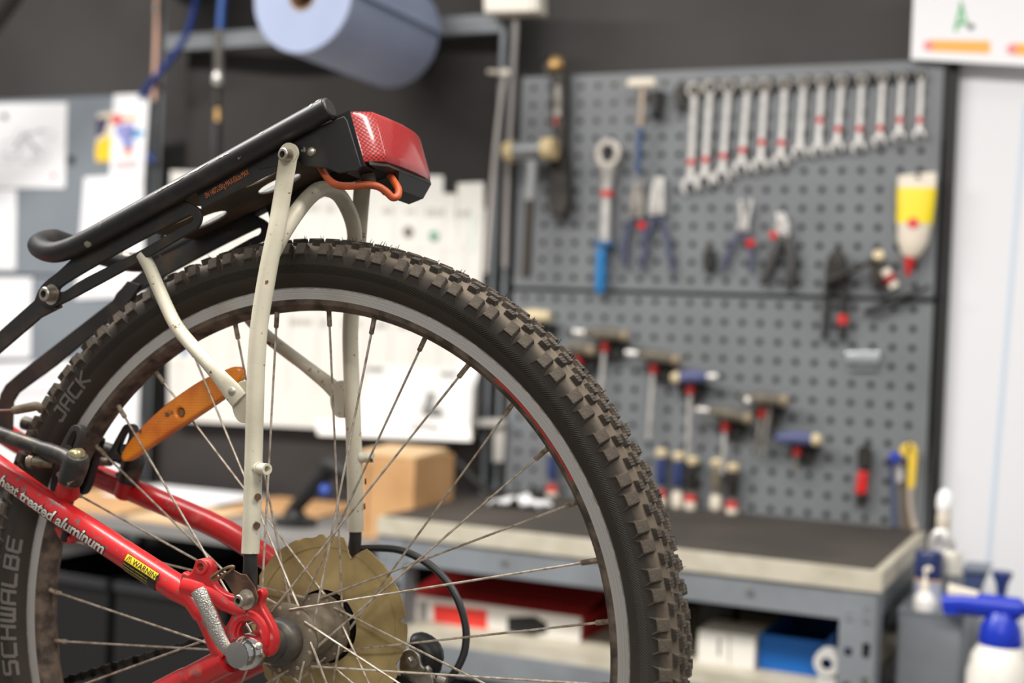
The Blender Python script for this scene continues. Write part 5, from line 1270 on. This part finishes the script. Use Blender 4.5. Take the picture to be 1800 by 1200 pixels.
# grey document holder leaning below the planner
t = thing('document_holder', 'light grey sloping document holder with two clips under the planner', 'document holder', BOARD, B(700, 760, .04))
def quad3(pts3, th=.004):
    vs = [B(*p) for p in pts3]; nn = (vs[1] - vs[0]).cross(vs[3] - vs[0]).normalized() * th
    return MB().hexa(vs, [v + nn for v in vs])
m_hold = mat('holder_grey', (208, 206, 202), .45)
part('panel', quad3([(628, 742, .075), (828, 752, .075), (834, 650, .012), (650, 640, .012)]), m_hold, t)
part('ledge', quad3([(560, 765, .09), (830, 776, .09), (828, 750, .075), (556, 738, .075)]), mat('ledge_white', (236, 232, 226), .45), t)
part('clip', bplate([(646, 644), (672, 645), (672, 654), (646, 653)], .018, .026), mat('clip_grey', (150, 148, 146), .5), t)
part('clip', bplate([(774, 653), (800, 654), (800, 663), (774, 662)], .018, .026), mat('clip_grey', (0, 0, 0)), t)
m_lv = mat('grey_lever', (96, 94, 92), .5)
part('black_lever', quad3([(744, 722, .072), (752, 724, .072), (762, 690, .052), (754, 688, .052)], .004), m_lv, t)
part('black_lever', quad3([(742, 726, .076), (774, 728, .076), (774, 716, .070), (742, 717, .071)], .004), m_lv, t)
part('wire', btube([(720, 752, .088), (745, 746, .096), (772, 754, .088)], 0, .0022, 8, 4), m_dk, t)
t = thing('folded_note', 'folded white note stuck beside the document holder', 'paper', BOARD, B(820, 700, .02))
part('sheet', quad3([(816, 690, .030), (832, 688, .030), (846, 636, .012), (806, 634, .012)], .0008), m_paper, t)
part('fold', quad3([(816, 690, .030), (832, 688, .030), (836, 700, .020), (818, 702, .020)], .0008), m_paper, t)
# grey shelf bracket by the upright
t = thing('shelf_bracket', 'pale grey shelf bracket fixed to the upright beside the planner', 'bracket', BOARD, B(860, 780, .02))
part('arm', bplate([(792, 738), (884, 736), (884, 748), (792, 750)], .006, .03, bevel=.001), mat('bracket_grey', (186, 182, 176), .5), t)
part('plate', bplate([(868, 736), (888, 736), (884, 812), (866, 812)], .006, .014, bevel=.001), mat('bracket_grey', (0, 0, 0)), t)
# ---- side table: cardboard box, sheets, black stand
def hslab(x0, x1, z0, z1, y, th, skew=0.0):
    return MB().hexa([(x0, y, z0), (x1, y, z0 - skew), (x1 + skew, y, z1), (x0 + skew, y, z1)], [(x0, y + th, z0), (x1, y + th, z0 - skew), (x1 + skew, y + th, z1), (x0 + skew, y + th, z1)])
m_card = mat('cardboard', (196, 152, 104), .8, var=((178, 134, 88), 12, .4, .7)); m_card2 = mat('cardboard_pale', (212, 178, 136), .8)
def bottom_y(x, y, z): return B(x, y, z).y
zc = .40; lft = B(621, 860, zc); rgt = B(706, 860, zc); top = B(660, 800, zc).y
t = thing('cardboard_box', 'brown cardboard box with open top flap on the side table', 'box', BOARD, ((lft.x + rgt.x) / 2, TAB_Y + .001, .3))
bx0, bx1 = lft.x, lft.x + .138; bz0, bz1 = zc - .17, zc
part('front', MB().box(((bx0 + bx1) / 2, (TAB_Y + top) / 2, bz1), (bx1 - bx0, top - TAB_Y - .002, .004)), m_card, t)
part('back', MB().box(((bx0 + bx1) / 2, (TAB_Y + top) / 2, bz0), (bx1 - bx0, top - TAB_Y - .002, .004)), m_card, t)
part('side', MB().box((bx0 + .002, (TAB_Y + top) / 2, (bz0 + bz1) / 2), (.004, top - TAB_Y - .002, bz1 - bz0 - .004)), m_card, t)
part('side', MB().box((bx1 - .002, (TAB_Y + top) / 2, (bz0 + bz1) / 2), (.004, top - TAB_Y - .002, bz1 - bz0 - .004)), m_card, t)
part('bottom', MB().box(((bx0 + bx1) / 2, TAB_Y + .004, (bz0 + bz1) / 2), (bx1 - bx0 - .008, .004, bz1 - bz0 - .008)), m_card, t)
part('top_flap', MB().hexa([(bx0, top, bz1), (bx1, top, bz1), (bx1, top, bz0 + .03), (bx0, top, bz0 + .03)], [(bx0, top + .003, bz1), (bx1, top + .003, bz1), (bx1, top + .012, bz0 + .03), (bx0, top + .012, bz0 + .03)]), m_card2, t)
part('flap_crease', MB().box((bx0 + .035, (TAB_Y + top) / 2 - .004, bz1 + .0028), (.003, top - TAB_Y - .03, .0012)), mat('crease', (140, 100, 64), .8), t)
for k, (x0, x1, z0, z1, m, lab) in enumerate(((-1.00, -.70, .18, .50, m_card, 'flat brown cardboard sheet lying on the side table'), (-.92, -.62, .08, .30, m_paper, 'white paper lying on the cardboard sheet'), (-.66, -.50, .30, .52, m_card2, 'pale cardboard offcut at the front of the side table'), (-.60, -.36, .04, .26, m_card, 'brown cardboard strip at the back of the side table'))):
    single('cardboard_sheet' if m is not m_paper else 'paper_sheet', hslab(x0, x1, z0, z1, TAB_Y + .0005 + (.0075 if m is m_paper else 0), .0065 if m is not m_paper else .002, .01), m, lab, 'cardboard' if m is not m_paper else 'paper', BOARD)
t = thing('black_stand', 'black jointed stand with blue knob on the side table', 'stand', BOARD, (B(520, 930, .36).x, TAB_Y, .36))
zz = .36; ax = B(520, 905, zz)
part('base', MB().lathe([(0, 0), (.045, 0), (.045, .012), (.022, .020), (.016, .030), (0, .030)], 28, axis((ax.x, TAB_Y + .0005, zz), (0, 1, 0))), m_blk, t)
part('lower_arm', MB().tube([(ax.x, TAB_Y + .02, zz), B(508, 915, zz), B(520, 896, zz)], .015, 14), m_blk, t)
part('upper_arm', btube([(508, 906), (540, 868), (575, 826)], zz, [.014, .017, .019], 16, 1), m_blk, t)
part('head', btube([(568, 830), (582, 818), (612, 836), (624, 856)], zz, [.017, .020, .020, .014], 16, 4), m_blk, t)
part('blue_knob', btube([(566, 858), (578, 866)], zz + .015, .012, 14, 1), mat('knob_blue', (34, 70, 160), .4), t)
# black crates under the side table
for k, (x0, x1) in enumerate(((-1.00, -.72), (-.70, -.42), (-.40, -.13))):
    t = thing('black_crate', ['black plastic crate under the left end of the side table', 'black plastic crate under the middle of the side table', 'black plastic crate under the side table next to the workbench'][k], 'crate', BOARD, ((x0 + x1) / 2, FLOOR_Y + .001, .26), 'crates under the side table')
    h0, h1 = FLOOR_Y + .001, TAB_Y - .14; z0, z1 = .05, .48
    part('front', MB().box(((x0 + x1) / 2, (h0 + h1) / 2, z1), (x1 - x0, h1 - h0, .006)), m_plastic, t); part('back', MB().box(((x0 + x1) / 2, (h0 + h1) / 2, z0), (x1 - x0, h1 - h0, .006)), m_plastic, t)
    part('side', MB().box((x0 + .003, (h0 + h1) / 2, (z0 + z1) / 2), (.006, h1 - h0, z1 - z0 - .006)), m_plastic, t); part('side', MB().box((x1 - .003, (h0 + h1) / 2, (z0 + z1) / 2), (.006, h1 - h0, z1 - z0 - .006)), m_plastic, t)
    part('rim', MB().box(((x0 + x1) / 2, h1 - .008, z1 + .008), (x1 - x0, .016, .010)), mat('crate_rim', (46, 46, 48), .5), t)
    part('bottom', MB().box(((x0 + x1) / 2, h0 + .003, (z0 + z1) / 2), (x1 - x0 - .012, .006, z1 - z0 - .006)), m_plastic, t)
# ---- on the bench
cr_ = MB(); cpt = [((842, 903), .30), ((870, 890), .33), ((893, 885), .30), ((915, 893), .31), ((944, 896), .29)]
c0 = B(842, 905, .30); yb = BENCH_Y + .0028
vs = []; fs = []
for i in range(9):
    for j in range(5):
        x = c0.x + .112 * i / 8; z = .19 + .085 * j / 4
        y = yb + (.004 + .009 * abs(math.sin(i * 1.1 + j * .9)) * (1 if 0 < i < 8 else .3)) + (.012 if i == 4 else 0)
        vs.append((x + .01 * math.sin(j * 2), y, z))
for i in range(8):
    for j in range(4): fs.append((i * 5 + j, i * 5 + j + 1, i * 5 + j + 6, i * 5 + j + 5))
m2 = MB().add(vs + [(v[0], v[1] - .0032, v[2]) for v in vs], fs + [tuple(45 + i for i in f[::-1]) for f in fs])
single('paper_rag', m2, m_paper, 'crumpled white paper lying on the black bench mat', 'paper', BOARD)
t = thing('black_cable', 'black cable drooping from the side panel onto the bench', 'cable', BOARD, (.05, BENCH_Y + .003, .10))
part('cable', btube([(790, 778, .02), (806, 808, .04), (830, 838, .07), (862, 862, .10), (900, 872, .12), (940, 868, .10)], 0, .0085, 10, 4), m_plastic, t)
part('plug', btube([(938, 868, .10), (958, 866, .09)], 0, .012, 12, 1), m_plastic, t)
# ---- on the lower shelf
def carton(name, label, x0, x1, h, z0, z1, m, mi, cat='box', lid=False):
    t = thing(name, label, cat, BOARD, ((x0 + x1) / 2, SH_Y + .0005, (z0 + z1) / 2)); y0 = SH_Y + .0005
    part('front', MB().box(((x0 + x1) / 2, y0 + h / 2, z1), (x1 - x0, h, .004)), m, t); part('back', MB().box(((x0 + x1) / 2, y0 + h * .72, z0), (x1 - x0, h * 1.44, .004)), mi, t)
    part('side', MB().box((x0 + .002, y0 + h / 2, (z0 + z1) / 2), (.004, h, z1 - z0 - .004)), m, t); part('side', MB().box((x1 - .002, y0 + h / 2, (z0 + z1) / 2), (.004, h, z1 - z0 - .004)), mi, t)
    part('bottom', MB().box(((x0 + x1) / 2, y0 + .003, (z0 + z1) / 2), (x1 - x0 - .008, .004, z1 - z0 - .004)), mi, t)
    return t, y0
m_cw = mat('carton_white', (226, 222, 214), .6); m_cr = mat('carton_red_shaded', (158, 24, 26), .6); m_cb = mat('carton_blue', (0, 96, 178), .5); m_cbd = mat('carton_blue_shaded', (0, 74, 140), .5)  # inner red and darker blue carry the shade inside the open cartons
zf = .47
xa = B(716, 1080, zf).x; xb = B(1022, 1080, zf).x; h = B(760, 1050, zf).y - SH_Y
t, y0 = carton('red_white_carton', 'open white and red carton with torn front on the lower shelf', xa, xb, h, .22, zf, m_cw, m_cr)
part('red_label', bplate([(762, 1062), (856, 1072), (856, 1108), (762, 1096)], zf + .002, zf + .0028), mat('label_red', (226, 58, 48), .5), t)
part('barcode', bplate([(736, 1056), (752, 1058), (752, 1092), (736, 1090)], zf + .002, zf + .0028), mat('barcode_grey', (140, 136, 132), .6), t)
part('torn_gap', bplate([(892, 1084), (940, 1082), (962, 1096), (962, 1112), (930, 1118), (892, 1120)], zf + .002, zf + .0026), m_blk, t)
part('red_flap', MB().hexa([(xa, y0 + h, zf), (xb, y0 + h, zf), (xb, y0 + h + .035, .24), (xa, y0 + h + .035, .24)], [(xa, y0 + h + .002, zf), (xb, y0 + h + .002, zf), (xb, y0 + h + .037, .24), (xa, y0 + h + .037, .24)]), m_cr, t)
xa = B(1335, 1150, zf).x; xb = B(1482, 1150, zf).x; h = B(1400, 1122, zf).y - SH_Y
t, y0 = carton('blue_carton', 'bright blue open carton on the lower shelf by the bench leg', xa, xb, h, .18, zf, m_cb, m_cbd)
part('inner_flap', MB().hexa([(xb - .035, y0 + h * .9, zf - .01), (xb - .006, y0 + h * 1.5, zf - .02), (xb - .006, y0 + h * 1.5, zf - .03), (xb - .035, y0 + h * .9, zf - .02)], [(xb - .025, y0 + h * .88, zf - .01), (xb - .004, y0 + h * 1.44, zf - .02), (xb - .004, y0 + h * 1.44, zf - .03), (xb - .025, y0 + h * .88, zf - .02)]), m_cb, t)
xa2 = B(1226, 1150, .49).x; xb2 = xa - .004; h2 = B(1280, 1113, .49).y - SH_Y
t = thing('white_box', 'small white box with printed barcode beside the blue carton', 'box', BOARD, ((xa2 + xb2) / 2, SH_Y, .44))
part('body', MB().box(((xa2 + xb2) / 2, SH_Y + .0005 + h2 / 2, .44), (xb2 - xa2, h2, .10)), m_cw, t)
pr(t, [(1262, 1122), (1267, 1122), (1266, 1152), (1261, 1152)], .4905, mat('barcode_grey', (0, 0, 0)), 'barcode'); pr(t, [(1281, 1116), (1283, 1116), (1283, 1166), (1281, 1166)], .4905, mat('barcode_grey', (0, 0, 0)), 'box_edge')
t = thing('red_can', 'dark box with red cap behind the white box', 'box', BOARD, (B(1262, 1100, .36).x, SH_Y, .36)); xx = B(1262, 1100, .36).x
part('body', MB().box((xx, SH_Y + .0005 + .045, .35), (.06, .09, .06)), m_blk, t); part('cap', MB().box((xx, SH_Y + .092 + .012, .35), (.016, .024, .016)), m_redp, t)
t = thing('tape_roll', 'grey roll of tape with black core at the front of the lower shelf', 'roll', BOARD, (B(1453, 1165, .53).x, SH_Y, .50))
rc2 = B(1453, 1166, .534); r2 = (B(1477, 1166, .534) - rc2).length
part('roll', MB().lathe([(r2 * .42, .500), (r2 * .97, .500), (r2, .503), (r2, .531), (r2 * .97, .534), (r2 * .42, .534)], 36, Matrix.Translation((rc2.x, rc2.y, 0)), closed=True, caps=False), mat('tape_grey', (196, 194, 190), .5), t)
part('core', MB().lathe([(r2 * .40, .501), (r2 * .43, .501), (r2 * .43, .5335), (r2 * .40, .5335)], 28, Matrix.Translation((rc2.x, rc2.y, 0)), closed=True, caps=False), m_blk, t)
part('stand', MB().box((rc2.x, (SH_Y + rc2.y - r2) / 2, .517), (.030, max(rc2.y - r2 - SH_Y, .004), .03)), mat('tape_grey', (0, 0, 0)), t)
# ---- poster on the white wall
t = thing('wall_poster', 'white poster with orange banners and a green figure above the white wall', 'poster', BOARD, B(1700, 115, .03))
part('sheet', bplate([(1612, -140), (1900, -140), (1900, 121), (1601, 104)], .020, .022), m_paper, t)
m_or = mat('poster_orange', (252, 184, 92), .6); m_pk = mat('poster_pink', (240, 150, 150), .6); m_gr = mat('poster_green', (104, 190, 130), .6)
pr(t, [(1632, 70), (1741, 72), (1740, 94), (1634, 90)], .0222, m_or, 'banner'); pr(t, [(1782, 76), (1890, 79), (1890, 100), (1782, 97)], .0222, m_or, 'banner')
dot(t, 1632, 80, .0225, .010, m_pk, 'logo_dot', .0005); dot(t, 1779, 86, .0225, .010, m_pk, 'logo_dot', .0005)
pr(t, [(1686, 2), (1690, 2), (1702, 44), (1697, 46)], .0222, m_gr, 'figure'); pr(t, [(1688, 6), (1694, 8), (1682, 56), (1676, 54)], .0222, m_gr, 'figure'); pr(t, [(1680, 40), (1698, 36), (1699, 42), (1682, 46)], .0222, m_gr, 'figure')
dot(t, 1707, 47, .0225, .006, mat('dark_dot', (84, 80, 80), .6), 'wheel_mark', .0005)
# ---- grey cabinet with bottles to the right of the bench
CT = B(1620, 1072, .42).y
x0 = .892; x1 = B(1692, 1130, .44).x
t = thing('grey_cabinet', 'low grey steel cabinet standing against the end of the bench', 'cabinet', BOARD, ((x0 + x1) / 2, FLOOR_Y, .30))
part('body', MB().box(((x0 + x1) / 2, (FLOOR_Y + CT) / 2 - .001, .26), (x1 - x0, CT - FLOOR_Y - .004, .36)), m_frame, t)
part('door', MB().box(((x0 + x1) / 2, (FLOOR_Y + CT) / 2, .443), (x1 - x0 - .008, CT - FLOOR_Y - .03, .006)), m_frame, t)
part('top_rim', MB().box(((x0 + x1) / 2, CT - .001, .26), (x1 - x0 + .004, .004, .364)), m_frame, t)
CT += .0015
def bottle(px_top, px_bot, x, z, prof, name, label, cat, mats, names):
    """prof: list of (part index, [(half width px, y px), ...]) turned about a vertical axis"""
    c = Vector((B(x, px_bot, z).x, CT, z)); t = thing(name, label, cat, BOARD, c)
    for idx, (seg, m, nm) in enumerate(zip(prof, mats, names)):
        pl_ = []
        for hw, y in seg:
            pl_.append(((B(x + hw, y, z) - B(x, y, z)).length if hw > 0 else 0.0, max(B(x, y, z).y - c.y, 0.0)))
        if seg[0][1] < seg[-1][1]: pl_ = pl_[::-1]
        part(nm, MB().lathe(pl_, 28, frame(Vector((1, 0, 0)), Vector((0, 0, -1)), Vector((0, 1, 0)), c)), m, t)
    return t, c
m_clear = mat('clear_plastic', (232, 236, 238), .12, trans=.85, ior=1.3)
t, c = bottle(855, 1070, 1652, .30, [[(0, 858), (8, 860), (14, 872), (15, 890), (12, 897), (0, 897)], [(0, 896), (11, 897), (13, 905), (13, 925), (10, 930), (0, 930)], [(0, 928), (10, 929), (12, 936), (22, 955), (24, 975), (24, 1066), (0, 1068)]], 'spray_bottle', 'clear spray bottle with white dome cap and beige collar', 'bottle', [mat('cap_white', (250, 250, 248), .3), mat('beige_collar', (214, 204, 188), .5), m_clear], ['cap', 'collar', 'flask'])
t, c = bottle(965, 1072, 1629, .38, [[(0, 966), (22, 967), (25, 972), (25, 1016), (0, 1016)], [(0, 1015), (25.5, 1015), (25.5, 1021), (0, 1021)], [(0, 1020), (25, 1020), (25, 1072), (0, 1072)]], 'navy_can', 'navy blue can with tan stripe and pale lower half', 'can', [mat('can_navy', (30, 42, 88), .3), mat('can_tan', (196, 166, 140), .4), mat('can_pale', (178, 184, 204), .4)], ['upper_body', 'stripe', 'lower_body'])
t, c = bottle(965, 1072, 1668, .34, [[(0, 966), (18, 968), (21, 976), (20, 1000), (21, 1006), (0, 1006)], [(0, 1005), (23, 1006), (24, 1072), (0, 1072)]], 'metal_jar', 'round jar with shiny pale lid behind the pump bottle', 'jar', [mat('pale_lid', (224, 220, 208), .25, .3), mat('jar_grey', (120, 122, 126), .4)], ['lid', 'body'])
t, c = bottle(998, 1072, 1624, .425, [[(0, 1036), (3, 1036), (3, 1008), (2.5, 1000), (0, 1000)], [(0, 1040), (7, 1040), (8, 1034), (6, 1024), (4, 1018), (0, 1018)], [(0, 1072), (20, 1072), (21, 1062), (20, 1052), (14, 1044), (8, 1038), (0, 1038)]], 'pump_bottle', 'small white pump bottle in front of the navy can', 'bottle', [m_ivory, m_ivory, mat('bottle_white', (236, 232, 226), .35)], ['pump_stem', 'pump_collar', 'body'])
part('spout', btube([(1625, 1003), (1632, 998), (1637, 1002)], .425, .0035, 8, 3), m_ivory, t)
t = thing('silver_lever', 'shiny curved metal lever standing on the cabinet behind the navy can', 'lever', BOARD, B(1640, 1000, .30))
part('arm', btube([(1637, 972), (1641, 950), (1650, 936), (1658, 932)], .345, [.006, .009, .009, .006], 12, 4), m_tool, t)
part('arm', btube([(1666, 962), (1662, 946), (1658, 930)], .345, [.008, .010, .006], 12, 4), m_tool, t)
part('foot', btube([(1640, 966), (1652, 970), (1668, 964)], .345, .007, 10, 3), m_tool, t)
# large pressure sprayer and funnel in front of the wall
SZ = .46
t = thing('pressure_sprayer', 'big pressure sprayer with blue pump handle on a white bottle', 'sprayer', BOARD, B(1752, 1260, SZ))
sx = 1752
def turn(seg, m, nm, x=sx, z=SZ):
    c = B(x, 1260, z); pl_ = [((B(x + hw, y, z) - B(x, y, z)).length if hw > 0 else 0.0, B(x, y, z).y - c.y) for hw, y in seg][::-1]
    return part(nm, MB().lathe(pl_, 40, frame(Vector((1, 0, 0)), Vector((0, 0, -1)), Vector((0, 1, 0)), c)), m, t)
m_sblue = mat('sprayer_blue', (22, 50, 176), .3)
turn([(0, 1128), (36, 1130), (50, 1150), (58, 1180), (60, 1258), (0, 1260)], mat('sprayer_white', (234, 230, 220), .45, var=((150, 146, 138), 30, .62, .72)), 'bottle')
turn([(0, 1072), (22, 1074), (26, 1082), (36, 1100), (40, 1128), (38, 1132), (0, 1132)], m_sblue, 'collar')
part('handle', MB().tube([B(1658, 1060, SZ), B(1690, 1060, SZ), B(1730, 1064, SZ), B(1770, 1068, SZ), B(1796, 1070, SZ)], [.016, .019, .019, .018, .017], 16, flat=(.9, 1.0), up=(0, 0, 1)), m_sblue, t)
part('trigger', bplate([(1655, 1058), (1688, 1056), (1684, 1082), (1658, 1080)], SZ - .014, SZ + .014, bevel=.003), m_sblue, t)
part('handle_top', bplate([(1666, 1028), (1720, 1042), (1718, 1050), (1664, 1046)], SZ - .010, SZ + .010, bevel=.003), m_ivory, t)
part('nozzle', btube([(1790, 1066), (1800, 1072), (1812, 1076)], SZ, [.012, .010, .006], 12, 1), m_sblue, t)
t = thing('plinth', 'low grey block carrying the pressure sprayer', 'block', BOARD, (B(1752, 1262, SZ).x, FLOOR_Y, SZ))
yb = B(1752, 1260, SZ).y; xs = B(1752, 1260, SZ).x + .018
part('block', MB().box((xs, (FLOOR_Y + yb) / 2 - .002, SZ), (.142, yb - FLOOR_Y - .005, .20)), m_frame, t); part('lid', MB().box((xs, yb - .003, SZ), (.146, .004, .206)), m_framed, t)
SX = B(1757, 1060, .20); 
t = thing('navy_funnel', 'navy funnel turned upright behind the pressure sprayer', 'funnel', BOARD, B(1757, 1110, .20))
c = B(1757, 1110, .20); pl_ = sorted([((B(1757 + hw, y, .20) - B(1757, y, .20)).length, B(1757, y, .20).y - c.y) for hw, y in [(19, 1004), (19, 1009), (11, 1026), (8, 1050), (8, 1110)]], key=lambda q: q[1])
part('cone', MB().lathe(pl_, 28, frame(Vector((1, 0, 0)), Vector((0, 0, -1)), Vector((0, 1, 0)), c)), mat('funnel_navy', (44, 62, 122), .4), t)
part('base', MB().box((c.x, (FLOOR_Y + c.y) / 2, .20), (.05, c.y - FLOOR_Y - .001, .05)), m_framed, t)
B_CT = 1040
while B(1700, B_CT, .20).y > CT + .001: B_CT += .5
t = thing('dark_blue_case', 'dark blue slanted case at the foot of the white wall', 'case', BOARD, B(1710, 1080, .18))
part('body', bplate([(1690, 1000), (1738, 1004), (1722, 1040), (1718, B_CT), (1690, B_CT)], .12, .20, bevel=.004), mat('case_navy', (58, 72, 110), .5), t)
part('lid_edge', bplate([(1690, 998), (1739, 1002), (1737, 1008), (1690, 1004)], .115, .205, bevel=.001), mat('case_grey', (110, 118, 132), .5), t)

# ---- repair stand gripping the seat post (outside the picture)
W3 = BIKE @ (CL0 + up_st * .15)
t = thing('repair_stand', 'grey repair stand clamping the seat post of the bicycle', 'repair stand', Matrix.Translation((W3.x - .02, W3.y + .30, 0)))
cx_, cy_ = W3.x - .02, W3.y + .30
IT = Matrix.Translation((-cx_, -cy_, 0)); gp = Vector((W3.x - cx_, W3.y - cy_, W3.z))
upw = (BIKE.to_3x3() @ up_st).normalized()
part('base', MB().box((0, 0, .012), (.55, .50, .024)), m_framed, t)
part('column', MB().tube([(0, 0, .02), (0, 0, gp.z + .06)], .022, 20), m_steel, t)
part('arm', MB().tube([(0, -.015, gp.z), (gp.x * .8, gp.y + .035, gp.z)], .018, 18), m_steel, t)
jaw = part('clamp', MB().lathe([(.0142, -.04), (.030, -.04), (.030, .04), (.0142, .04)], 20, axis(gp, upw), closed=True, caps=False), m_plastic, t)
